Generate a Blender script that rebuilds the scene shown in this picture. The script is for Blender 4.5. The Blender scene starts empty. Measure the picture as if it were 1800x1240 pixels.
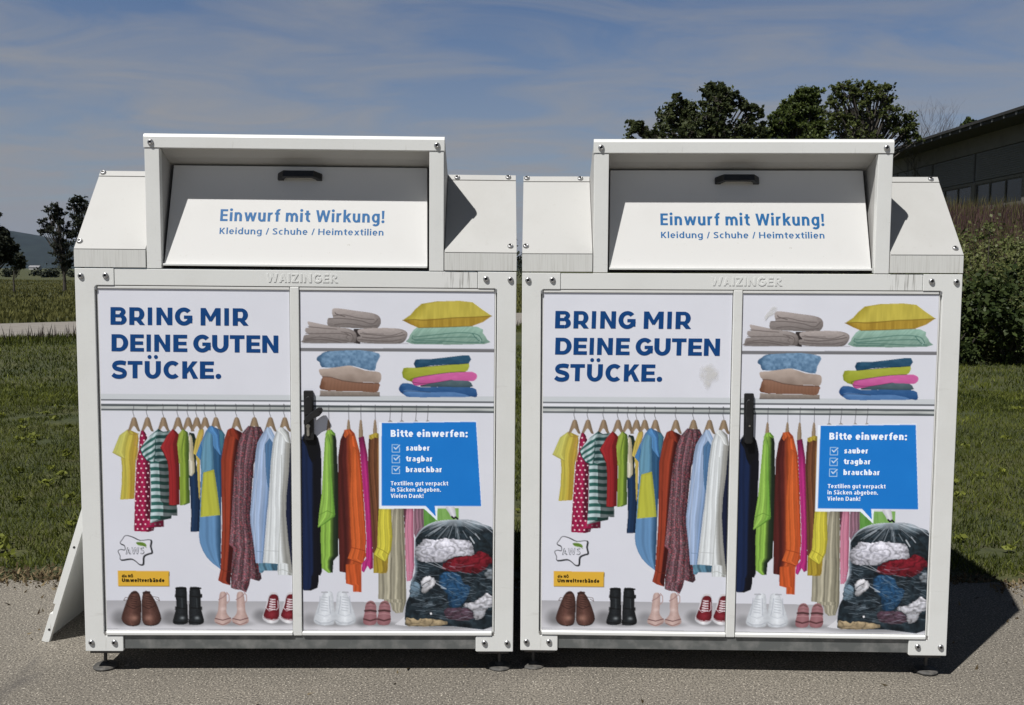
import bpy, bmesh, math, random
import numpy as np
from mathutils import Vector, Matrix
from mathutils.geometry import tessellate_polygon

SC = bpy.context.scene
COL = SC.collection
R = math.radians

# ------------------------------------------------------------------ camera
FPX, PITCH, ROLL, CAMH = 1680.19, 0.084326, 0.007598, 1.51493
cam_data = bpy.data.cameras.new('camera')
cam_data.sensor_width = 36.0
cam_data.lens = FPX / 1800 * 36.0
cam_data.clip_start = 0.05
cam_data.clip_end = 20000
cam = bpy.data.objects.new('camera', cam_data)
COL.objects.link(cam)
_f = Vector((0, math.cos(PITCH), -math.sin(PITCH)))
_u = Vector((0, math.sin(PITCH), math.cos(PITCH)))
_r = Vector((1, 0, 0))
_r2 = _r * math.cos(ROLL) + _u * math.sin(ROLL)
_u2 = -_r * math.sin(ROLL) + _u * math.cos(ROLL)
M = Matrix(((_r2.x, _u2.x, -_f.x, 0), (_r2.y, _u2.y, -_f.y, 0), (_r2.z, _u2.z, -_f.z, CAMH), (0, 0, 0, 1)))
cam.matrix_world = M
SC.camera = cam

# ------------------------------------------------------------------ light, sky, exposure
SUN_EL, SUN_AZ = R(57.5), R(42.5)      # azimuth from -Y towards -X
sun_dir = Vector((-math.sin(SUN_AZ) * math.cos(SUN_EL), -math.cos(SUN_AZ) * math.cos(SUN_EL), math.sin(SUN_EL)))
sd = bpy.data.lights.new('sun', 'SUN')
sd.energy = 4.7
sd.angle = R(0.53)
sd.color = (1.0, 0.975, 0.94)
sun = bpy.data.objects.new('sun', sd)
sun.rotation_euler = sun_dir.to_track_quat('Z', 'Y').to_euler()
sun.location = (-6, -6, 12)
COL.objects.link(sun)

world = bpy.data.worlds.new('World')
SC.world = world
world.use_nodes = True
wn, wl = world.node_tree.nodes, world.node_tree.links
for n in list(wn): wn.remove(n)
wo = wn.new('ShaderNodeOutputWorld'); bg = wn.new('ShaderNodeBackground'); bg.inputs['Strength'].default_value = 0.085
sky = wn.new('ShaderNodeTexSky'); sky.sky_type = 'NISHITA'; sky.sun_disc = False
sky.sun_elevation = SUN_EL
sky.sun_rotation = math.atan2(sun_dir.x, sun_dir.y)
sky.altitude = 300; sky.air_density = 1.0; sky.dust_density = 0.6; sky.ozone_density = 1.6
# thin cirrus: stretched noise in sky direction space
tc = wn.new('ShaderNodeTexCoord')
sep = wn.new('ShaderNodeSeparateXYZ'); wl.new(tc.outputs['Generated'], sep.inputs[0])
zc = wn.new('ShaderNodeMath'); zc.operation = 'MAXIMUM'; zc.inputs[1].default_value = 0.0; wl.new(sep.outputs['Z'], zc.inputs[0])
za = wn.new('ShaderNodeMath'); za.operation = 'ADD'; za.inputs[1].default_value = 0.12; wl.new(zc.outputs[0], za.inputs[0])
dx = wn.new('ShaderNodeMath'); dx.operation = 'DIVIDE'; wl.new(sep.outputs['X'], dx.inputs[0]); wl.new(za.outputs[0], dx.inputs[1])
dy = wn.new('ShaderNodeMath'); dy.operation = 'DIVIDE'; wl.new(sep.outputs['Y'], dy.inputs[0]); wl.new(za.outputs[0], dy.inputs[1])
cb = wn.new('ShaderNodeCombineXYZ'); wl.new(dx.outputs[0], cb.inputs[0]); wl.new(dy.outputs[0], cb.inputs[1])
mp = wn.new('ShaderNodeMapping'); mp.inputs['Scale'].default_value = (0.75, 1.15, 1); mp.inputs['Rotation'].default_value = (0, 0, R(-14)); wl.new(cb.outputs[0], mp.inputs[0])
nz = wn.new('ShaderNodeTexNoise'); nz.inputs['Scale'].default_value = 2.0; nz.inputs['Detail'].default_value = 10; nz.inputs['Roughness'].default_value = 0.58; nz.inputs['Distortion'].default_value = 0.9
wl.new(mp.outputs[0], nz.inputs['Vector'])
cr = wn.new('ShaderNodeMapRange'); cr.inputs['From Min'].default_value = 0.36; cr.inputs['From Max'].default_value = 0.68; cr.inputs['To Min'].default_value = 0.0; cr.inputs['To Max'].default_value = 0.60
wl.new(nz.outputs['Fac'], cr.inputs['Value'])
# more veil low over the land
hz = wn.new('ShaderNodeMapRange'); hz.inputs['From Min'].default_value = 0.0; hz.inputs['From Max'].default_value = 0.27; hz.inputs['To Min'].default_value = 0.85; hz.inputs['To Max'].default_value = 0.0
wl.new(sep.outputs['Z'], hz.inputs['Value'])
up = wn.new('ShaderNodeMapRange'); up.inputs['From Min'].default_value = 0.30; up.inputs['From Max'].default_value = 0.75; up.inputs['To Min'].default_value = 1.0; up.inputs['To Max'].default_value = 0.15
wl.new(sep.outputs['Z'], up.inputs['Value'])
cu = wn.new('ShaderNodeMath'); cu.operation = 'MULTIPLY'; wl.new(cr.outputs[0], cu.inputs[0]); wl.new(up.outputs[0], cu.inputs[1])
mx = wn.new('ShaderNodeMath'); mx.operation = 'ADD'; mx.use_clamp = True
wl.new(cu.outputs[0], mx.inputs[0]); wl.new(hz.outputs[0], mx.inputs[1])
tint = wn.new('ShaderNodeMix'); tint.data_type = 'RGBA'; tint.blend_type = 'MULTIPLY'; tint.inputs['Factor'].default_value = 1.0
wl.new(sky.outputs['Color'], tint.inputs[6]); tint.inputs[7].default_value = (0.52, 0.585, 0.70, 1)
cm = wn.new('ShaderNodeMix'); cm.data_type = 'RGBA'
wl.new(mx.outputs[0], cm.inputs['Factor']); wl.new(tint.outputs[2], cm.inputs[6]); cm.inputs[7].default_value = (2.95, 3.05, 3.30, 1)
# sky above the visible band is darkened to cut ambient fill and deepen shadows
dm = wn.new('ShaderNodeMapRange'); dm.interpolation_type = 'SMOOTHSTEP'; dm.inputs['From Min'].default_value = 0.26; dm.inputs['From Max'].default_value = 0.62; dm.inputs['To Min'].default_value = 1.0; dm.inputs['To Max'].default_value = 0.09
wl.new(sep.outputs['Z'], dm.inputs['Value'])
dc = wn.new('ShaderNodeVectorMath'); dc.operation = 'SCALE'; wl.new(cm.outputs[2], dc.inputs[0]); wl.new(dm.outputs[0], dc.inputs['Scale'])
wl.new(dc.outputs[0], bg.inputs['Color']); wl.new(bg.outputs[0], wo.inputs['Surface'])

SC.view_settings.view_transform = 'Standard'
SC.view_settings.look = 'None'
SC.view_settings.exposure = 0.18
SC.view_settings.gamma = 1.0
SC.cycles.max_bounces = 8
SC.cycles.transparent_max_bounces = 12

# ------------------------------------------------------------------ helpers
def lin(c):
    c = np.asarray(c, float) / 255.0
    return np.where(c <= 0.04045, c / 12.92, ((c + 0.055) / 1.055) ** 2.4)

def mat(name, base, rough=0.6, metal=0.0, noise=None, bump=None, attr=None, spec=0.5, coord='Object'):
    """procedural Principled material; noise = [(scale_xyz, detail, colour2, lo, hi), ...] mixed in one after another"""
    m = bpy.data.materials.new(name); m.use_nodes = True
    nt = m.node_tree; n, l = nt.nodes, nt.links
    b = n['Principled BSDF']
    b.inputs['Roughness'].default_value = rough
    b.inputs['Metallic'].default_value = metal
    b.inputs['Specular IOR Level'].default_value = spec
    t = n.new('ShaderNodeTexCoord')
    if attr:
        a = n.new('ShaderNodeAttribute'); a.attribute_name = attr; out = a.outputs['Color']
    else:
        rgb = n.new('ShaderNodeRGB'); rgb.outputs[0].default_value = (*base, 1); out = rgb.outputs[0]
    for (sc, det, c2, lo, hi) in (noise or []):
        mpn = n.new('ShaderNodeMapping'); mpn.inputs['Scale'].default_value = sc; l.new(t.outputs[coord], mpn.inputs[0])
        nn = n.new('ShaderNodeTexNoise'); nn.inputs['Scale'].default_value = 1; nn.inputs['Detail'].default_value = det; nn.inputs['Roughness'].default_value = 0.6
        l.new(mpn.outputs[0], nn.inputs['Vector'])
        mr = n.new('ShaderNodeMapRange'); mr.inputs['From Min'].default_value = lo; mr.inputs['From Max'].default_value = hi
        l.new(nn.outputs['Fac'], mr.inputs['Value'])
        mm = n.new('ShaderNodeMix'); mm.data_type = 'RGBA'; l.new(mr.outputs[0], mm.inputs['Factor']); l.new(out, mm.inputs[6])
        mm.inputs[7].default_value = (*c2[:3], 1)
        if len(c2) == 4: mm.blend_type = 'MULTIPLY'
        out = mm.outputs[2]
    l.new(out, b.inputs['Base Color'])
    if bump:
        sc, det, strength, dist = bump
        mpn = n.new('ShaderNodeMapping'); mpn.inputs['Scale'].default_value = sc; l.new(t.outputs[coord], mpn.inputs[0])
        nn = n.new('ShaderNodeTexNoise'); nn.inputs['Scale'].default_value = 1; nn.inputs['Detail'].default_value = det
        l.new(mpn.outputs[0], nn.inputs['Vector'])
        bu = n.new('ShaderNodeBump'); bu.inputs['Strength'].default_value = strength; bu.inputs['Distance'].default_value = dist
        l.new(nn.outputs['Fac'], bu.inputs['Height']); l.new(bu.outputs[0], b.inputs['Normal'])
    return m

def leaf_mat(name, dark, light, trans=0.3, rough=0.5, attr=True):
    m = bpy.data.materials.new(name); m.use_nodes = True
    nt = m.node_tree; n, l = nt.nodes, nt.links
    for x in list(n): n.remove(x)
    o = n.new('ShaderNodeOutputMaterial')
    at = n.new('ShaderNodeAttribute'); at.attribute_name = 'tone'
    mm = n.new('ShaderNodeMix'); mm.data_type = 'RGBA'; l.new(at.outputs['Fac'], mm.inputs['Factor'])
    mm.inputs[6].default_value = (*dark, 1); mm.inputs[7].default_value = (*light, 1)
    p = n.new('ShaderNodeBsdfPrincipled'); p.inputs['Roughness'].default_value = rough; p.inputs['Specular IOR Level'].default_value = 0.16
    l.new(mm.outputs[2], p.inputs['Base Color'])
    tr = n.new('ShaderNodeBsdfTranslucent'); l.new(mm.outputs[2], tr.inputs['Color'])
    mx = n.new('ShaderNodeMixShader'); mx.inputs[0].default_value = trans
    l.new(p.outputs[0], mx.inputs[1]); l.new(tr.outputs[0], mx.inputs[2]); l.new(mx.outputs[0], o.inputs['Surface'])
    return m

def tag(o, label=None, cat=None, group=None, kind=None):
    if label: o['label'] = label
    if cat: o['category'] = cat
    if group: o['group'] = group
    if kind: o['kind'] = kind
    return o

def empty(name, loc=(0, 0, 0), rot=(0, 0, 0)):
    o = bpy.data.objects.new(name, None); o.empty_display_size = 0.2
    o.location = loc; o.rotation_euler = rot; COL.objects.link(o); return o

def link(name, me, m=None, parent=None):
    o = bpy.data.objects.new(name, me)
    if m is not None: me.materials.append(m)
    COL.objects.link(o)
    if parent: o.parent = parent
    return o

def done(name, bm, m, parent=None, bevel=0.0, smooth=False):
    bmesh.ops.recalc_face_normals(bm, faces=bm.faces[:])
    if bevel:
        es = [e for e in bm.edges if len(e.link_faces) == 2 and e.calc_face_angle(0) > 0.5]
        bmesh.ops.bevel(bm, geom=es, offset=bevel, segments=2, profile=0.5, affect='EDGES', clamp_overlap=True)
    me = bpy.data.meshes.new(name); bm.to_mesh(me); bm.free()
    if smooth:
        for p in me.polygons: p.use_smooth = True
    return link(name, me, m, parent)

def bx(bm, x0, x1, y0, y1, z0, z1):
    v = [bm.verts.new(p) for p in ((x0,y0,z0),(x1,y0,z0),(x1,y1,z0),(x0,y1,z0),(x0,y0,z1),(x1,y0,z1),(x1,y1,z1),(x0,y1,z1))]
    for f in ((0,3,2,1),(4,5,6,7),(0,1,5,4),(1,2,6,5),(2,3,7,6),(3,0,4,7)):
        bm.faces.new([v[i] for i in f])

def prism(bm, pts, a0, a1, axis='y'):
    """extrude a 2-D outline; axis y: pts are (x,z); axis x: pts are (y,z); axis z: pts are (x,y)"""
    def P(p, a):
        return {'y': (p[0], a, p[1]), 'x': (a, p[0], p[1]), 'z': (p[0], p[1], a)}[axis]
    A = [bm.verts.new(P(p, a0)) for p in pts]; B = [bm.verts.new(P(p, a1)) for p in pts]
    n = len(pts)
    bm.faces.new(A); bm.faces.new(B[::-1])
    for i in range(n): bm.faces.new([A[i], B[i], B[(i+1) % n], A[(i+1) % n]])

def tube(bm, pts, rad, n=8, caps=True):
    pts = [Vector(p) for p in pts]
    if not isinstance(rad, (list, tuple)): rad = [rad] * len(pts)
    rings = []
    for i, p in enumerate(pts):
        d = (pts[min(i+1, len(pts)-1)] - pts[max(i-1, 0)]).normalized()
        u = d.orthogonal().normalized(); w = d.cross(u)
        rings.append([bm.verts.new(p + (u*math.cos(2*math.pi*k/n) + w*math.sin(2*math.pi*k/n))*rad[i]) for k in range(n)])
    for a, b in zip(rings, rings[1:]):
        for k in range(n): bm.faces.new([a[k], a[(k+1) % n], b[(k+1) % n], b[k]])
    if caps:
        bm.faces.new(rings[0][::-1]); bm.faces.new(rings[-1])

def np_mesh(name, V, F, tone=None, col=None, smooth=False):
    """V (n,3); F (m,k) index array"""
    me = bpy.data.meshes.new(name)
    V = np.ascontiguousarray(V, dtype=np.float32); F = np.ascontiguousarray(F, dtype=np.int32)
    m, k = F.shape
    me.vertices.add(len(V)); me.vertices.foreach_set('co', V.ravel())
    me.loops.add(m*k); me.loops.foreach_set('vertex_index', F.ravel())
    me.polygons.add(m); me.polygons.foreach_set('loop_start', np.arange(0, m*k, k, dtype=np.int32))
    if tone is not None:
        a = me.attributes.new('tone', 'FLOAT', 'FACE'); a.data.foreach_set('value', np.asarray(tone, np.float32))
    if col is not None:
        a = me.color_attributes.new('Col', 'FLOAT_COLOR', 'POINT')
        c = np.ones((len(V), 4), np.float32); c[:, :3] = col; a.data.foreach_set('color', c.ravel())
    me.update(calc_edges=True)
    return me

# ------------------------------------------------------------------ materials
WHITE = mat('powder_coated_white', (0.745, 0.755, 0.735), 0.42,
            noise=[((3, 3, 3), 5, (0.68, 0.685, 0.66), 0.45, 0.8), ((90, 90, 90), 2, (0.65, 0.655, 0.63), 0.62, 0.9), ((7, 7, 38), 4, (0.60, 0.60, 0.57), 0.62, 0.80), ((42, 42, 5), 3, (0.58, 0.58, 0.55), 0.66, 0.76)],
            bump=((400, 400, 400), 2, 0.12, 0.0006))
ROOFW = mat('sun_dimmed_panel_white', (0.445, 0.444, 0.430), 0.62,  # same coat as the front, colour darkened to hold back sun on the slopes
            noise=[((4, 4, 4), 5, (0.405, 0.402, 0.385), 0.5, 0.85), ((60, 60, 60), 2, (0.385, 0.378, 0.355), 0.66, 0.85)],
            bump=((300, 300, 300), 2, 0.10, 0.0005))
FASCIA = mat('rain_streaked_fascia', (0.66, 0.665, 0.64), 0.5,
             noise=[((170, 1, 5), 3, (0.50, 0.50, 0.465), 0.50, 0.78), ((20, 1, 2), 3, (0.58, 0.58, 0.555), 0.5, 0.8)])
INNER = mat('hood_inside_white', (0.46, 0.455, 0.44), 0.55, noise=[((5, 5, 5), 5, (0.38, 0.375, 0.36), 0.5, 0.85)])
GALV = mat('galvanised_beam', (0.15, 0.16, 0.157), 0.5, 0.35,
           noise=[((14, 14, 14), 4, (0.30, 0.30, 0.29), 0.45, 0.75), ((60, 10, 10), 3, (0.15, 0.155, 0.15), 0.6, 0.85)])
BOLT = mat('zinc_bolt', (0.48, 0.48, 0.48), 0.33, 0.85)
SOCK = mat('dark_socket', (0.03, 0.03, 0.03), 0.6)
BLACK = mat('black_plastic', (0.012, 0.012, 0.013), 0.38, noise=[((30, 30, 30), 3, (0.022, 0.022, 0.022), 0.5, 0.8)])
STEEL = mat('cylinder_steel', (0.55, 0.53, 0.48), 0.3, 0.9)
RUBBER = mat('dusty_dark_foot', (0.06, 0.058, 0.054), 0.7, noise=[((40, 40, 40), 3, (0.14, 0.13, 0.115), 0.45, 0.75)])
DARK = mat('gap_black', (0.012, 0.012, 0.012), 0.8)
PRINT = mat('printed_film', (1, 1, 1), 0.42, attr='Col', spec=0.25)
INKB = mat('blue_lettering', (0.010, 0.125, 0.33), 0.5)

# ------------------------------------------------------------------ the printed poster (artwork in its own pixel frame)
Hm = np.array([[0.00199693174063031, -5.8278392934367864e-05, -0.23805104692883175],
               [1.7679529448698936e-06, -0.002080148951873975, 2.4587864128578847],
               [-1.097591873141792e-05, -4.838620418626046e-05, 1.0]])
Hi = np.linalg.inv(Hm)
def U2L(u, v):
    q = Hm @ np.array([u, v, 1.0]); return q[0]/q[2], q[1]/q[2]

_rs = np.random.RandomState(7)
_nt = _rs.rand(256, 256)
def vnoise(x, y):
    x = np.asarray(x, float); y = np.asarray(y, float)
    xi = np.floor(x).astype(int); yi = np.floor(y).astype(int); fx = x-xi; fy = y-yi
    fx = fx*fx*(3-2*fx); fy = fy*fy*(3-2*fy)
    g = lambda a, b: _nt[a % 256, b % 256]
    return (g(xi, yi)*(1-fx)+g(xi+1, yi)*fx)*(1-fy)+(g(xi, yi+1)*(1-fx)+g(xi+1, yi+1)*fx)*fy
def fbm(x, y, o=3):
    s = 0; a = 0.5
    for k in range(o): s = s + a*vnoise(x*2**k+17*k, y*2**k+5*k); a *= 0.5
    return s/(1-0.5**o)
def sstep(a, b, x):
    t = np.clip((x-a)/(b-a), 0, 1); return t*t*(3-2*t)

def smooth_pts(P, k=5):
    P = np.asarray(P, float); n = len(P); out = []
    for i in range(n):
        p0, p1, p2, p3 = P[i-1], P[i], P[(i+1) % n], P[(i+2) % n]
        for j in range(k):
            t = j/k
            out.append(0.5*((2*p1)+(-p0+p2)*t+(2*p0-5*p1+4*p2-p3)*t*t+(-p0+3*p1-3*p2+p3)*t**3))
    return np.array(out)

class Canvas:
    def __init__(s, x0, x1, z0, z1, step=0.0023, ss=2):
        s.ss = ss
        s.nx = int(round((x1-x0)/step)); s.nz = int(round((z1-z0)/step))
        s.x0, s.x1, s.z0, s.z1 = x0, x1, z0, z1
        xs = x0+(np.arange(s.nx*ss)+0.5)*(x1-x0)/(s.nx*ss)
        zs = z1-(np.arange(s.nz*ss)+0.5)*(z1-z0)/(s.nz*ss)
        X, Z = np.meshgrid(xs, zs)
        w = Hi[2,0]*X+Hi[2,1]*Z+Hi[2,2]
        s.U = (Hi[0,0]*X+Hi[0,1]*Z+Hi[0,2])/w; s.V = (Hi[1,0]*X+Hi[1,1]*Z+Hi[1,2])/w
        s.img = np.zeros(X.shape+(3,))
        s.urow = s.V[:, s.V.shape[1]//2]; s.ucol = s.U[s.U.shape[0]//2]
    def box(s, u0, v0, u1, v1):
        pad = 8
        r = np.where((s.urow > v0-pad) & (s.urow < v1+pad))[0]; c = np.where((s.ucol > u0-pad) & (s.ucol < u1+pad))[0]
        if len(r) == 0 or len(c) == 0: return None
        return slice(r[0], r[-1]+1), slice(c[0], c[-1]+1)
    def mask(s, P):
        P = np.asarray(P, float)
        b = s.box(P[:, 0].min(), P[:, 1].min(), P[:, 0].max(), P[:, 1].max())
        if b is None: return None
        U, V = s.U[b], s.V[b]; m = np.zeros(U.shape, bool)
        for (a0, b0), (a1, b1) in zip(P, np.roll(P, -1, 0)):
            if b0 == b1: continue
            c = ((b0 > V) != (b1 > V)); x = (a1-a0)*(V-b0)/(b1-b0)+a0
            m ^= c & (U < x)
        return b, U, V, m
    def fill(s, P, fn, sm=0, alpha=1.0):
        """fn(u, v, a, t) -> sRGB 0..255; a = 0..1 across the row, t = 0..1 down the shape"""
        if sm: P = smooth_pts(P, sm)
        r = s.mask(P)
        if r is None or not r[3].any(): return
        b, U, V, m = r
        big = 1e9
        lo = np.where(m, U, big).min(1); hi = np.where(m, U, -big).max(1)
        a = (U-lo[:, None])/np.maximum(hi-lo, 1e-3)[:, None]
        vv = V[m]; t = (V-vv.min())/max(np.ptp(vv), 1e-3)
        if callable(fn): c = fn(U, V, a, t)
        else: c = np.broadcast_to(np.asarray(fn, float), U.shape+(3,))
        al = alpha if np.isscalar(alpha) else alpha(U, V, a, t)[m][:, None]
        s.img[b][m] = c[m]*al+s.img[b][m]*(1-al)
    def stroke(s, P, w, c, alpha=1.0, sm=0):
        P = np.asarray(P, float)
        if sm:
            Q = []
            n = len(P)
            for i in range(n-1):
                p0, p1, p2, p3 = P[max(i-1, 0)], P[i], P[i+1], P[min(i+2, n-1)]
                for j in range(5):
                    t = j/5; Q.append(0.5*((2*p1)+(-p0+p2)*t+(2*p0-5*p1+4*p2-p3)*t*t+(-p0+3*p1-3*p2+p3)*t**3))
            P = np.array(Q+[P[-1]])
        b = s.box(P[:, 0].min()-w, P[:, 1].min()-w, P[:, 0].max()+w, P[:, 1].max()+w)
        if b is None: return
        U, V = s.U[b], s.V[b]; d = np.full(U.shape, 1e9)
        for (a0, b0), (a1, b1) in zip(P, P[1:]):
            L = (a1-a0)**2+(b1-b0)**2
            t = np.clip(((U-a0)*(a1-a0)+(V-b0)*(b1-b0))/max(L, 1e-9), 0, 1)
            d = np.minimum(d, np.hypot(U-a0-t*(a1-a0), V-b0-t*(b1-b0)))
        al = (np.clip((w/2+0.35-d)/0.7, 0, 1)*alpha)[..., None]
        s.img[b] = s.img[b]*(1-al)+np.asarray(c, float)*al
    def blur_shadow(s, cu, cv, ru, rv, strength):
        b = s.box(cu-ru*1.6, cv-rv*1.6, cu+ru*1.6, cv+rv*1.6)
        if b is None: return
        U, V = s.U[b], s.V[b]; d = np.hypot((U-cu)/ru, (V-cv)/rv)
        s.img[b] *= (1-strength*(1-sstep(0.3, 1.5, d)))[..., None]
    def grid(s, y):
        k = s.ss
        im = lin(s.img.reshape(s.nz, k, s.nx, k, 3)).mean((1, 3)); im = im*.94+(im@np.array([.25, .65, .10]))[..., None]*.06; im = im*(1-.34*((im.max(-1)-im.min(-1))/(im.max(-1)+.02)))[..., None]
        # cell centres become vertices, the rim reaches the sheet edge
        xs = s.x0+(np.arange(s.nx)+0.5)*(s.x1-s.x0)/s.nx; xs[0] = s.x0; xs[-1] = s.x1
        zs = s.z1-(np.arange(s.nz)+0.5)*(s.z1-s.z0)/s.nz; zs[0] = s.z1; zs[-1] = s.z0
        X, Z = np.meshgrid(xs, zs)
        V = np.stack([X.ravel(), np.full(X.size, y), Z.ravel()], 1)
        i = np.arange(s.nx*s.nz).reshape(s.nz, s.nx)
        F = np.stack([i[:-1, :-1], i[1:, :-1], i[1:, 1:], i[:-1, 1:]], -1).reshape(-1, 4)
        return V, F, im.reshape(-1, 3)

KALB = 1.27       # photo tone of the sunlit print -> ink reflectance

def cloth(light, dark, s0=0.55, s1=0.95, k=3.0, amp=0.10, ph=0.0, edge=0.10, wob=0.12, v0=None, v1=None, top=None):
    light, dark = np.asarray(light, float), np.asarray(dark, float)
    def f(u, v, a, t):
        w = sstep(s0, s1, a)[..., None]
        c = light*(1-w)+dark*w
        ww = a+wob*np.sin(t*5+ph)*0.5+0.10*fbm(v*0.02+ph, u*0.03, 2)
        fo = np.sin(2*math.pi*(ww*k)+ph)*0.6+0.4*np.sin(2*math.pi*(ww*k*2.3)+ph*3)
        n = (fbm(u*0.35+ph*9, v*0.06, 3)-0.5)*0.28
        g = 1+amp*1.7*fo+n*amp*4.5-edge*1.8*np.clip(1-a*7, 0, 1)-edge*np.clip(1-(1-a)*7, 0, 1)
        g = g*(1-0.10*sstep(0.0, 0.10, 0.10-t))
        c = c*g[..., None]
        if top is not None:
            q = (1-sstep(top[1], top[2], v))[..., None]; c = c*(1-q)+np.asarray(top[0], float)*g[..., None]*q
        return np.clip(c, 0, 255)
    return f

def Zm(ou, ov, s):
    return lambda *pts: [(ou+x/s, ov+y/s) for x, y in pts]
ZA, ZB, ZC, ZD = Zm(170, 700, 5.905), Zm(340, 700, 5.905), Zm(170, 880, 4.96), Zm(340, 880, 4.96)
ZT, ZR, ZG, ZS = Zm(510, 490, 4.865), Zm(520, 680, 2.883), Zm(640, 880, 5.167), Zm(640, 720, 6.2)

def background(c, rail_dark=(72, 78, 82)):
    c.fill([(100, 480), (950, 480), (950, 1130), (100, 1130)], lambda u, v, a, t: np.stack([206-4*t, 208-4*t, 217-3*t], -1)+((fbm(u*0.02, v*0.02, 3)-0.5)*5)[..., None])
    sl = lambda u, v: v+(u-175)*0.0062
    def band(v0, v1, col, u0=100, u1=950, k=1):
        c.fill([(u0, sl(u0, v0)), (u1, sl(u1, v0)), (u1, sl(u1, v1)), (u0, sl(u0, v1))], col)
    band(692.5, 701.5, (188, 193, 198)); band(701.5, 704.5, (100, 104, 110)); band(704.5, 710, (212, 214, 222))
    band(710, 722, lambda u, v, a, t: (np.clip(np.abs(t-0.5)*2, 0, 1)**2)[..., None]*np.array([-100, -92, -92.])+np.array([168, 172, 172])+((fbm(u*0.03, v*0.4, 2)-0.5)*50)[..., None])
    band(711.0, 713.6, rail_dark); band(718.6, 721.2, (78, 84, 88))
    # shelf floor
    band(1055, 1104, lambda u, v, a, t: (np.array([158, 158, 164])+t[..., None]*np.array([30, 30, 30.])))
    band(1104, 1105.4, (150, 150, 156)); band(1105.4, 1130, (196, 196, 201))

def hanger(c, x, v=734, w=11, hook=True, h=24, lit=True):
    c.stroke([(x-2.2, 722), (x-1.6, 727), (x, 731), (x, v+1)], 0.9, (70, 70, 74))
    c.stroke([(x-3, 713), (x-1.6, 710.5), (x-.3, 713), (x-1.2, 722)], 0.9, (75, 75, 80))
    c.fill([(x-2.5, v), (x+2.5, v), (x+5, v+5), (x+w*0.8, v+h*0.75), (x+w, v+h), (x+w*0.6, v+h), (x, v+h*0.62), (x-w*0.6, v+h), (x-w, v+h), (x-w*0.8, v+h*0.72), (x-5, v+5)],
           lambda u, vv, a, t: np.array([150, 128, 102.])*(1.08-0.55*np.abs(a-0.4)[..., None])+((fbm(u*0.8, vv*0.15)-0.5)*20)[..., None], sm=3)

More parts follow.
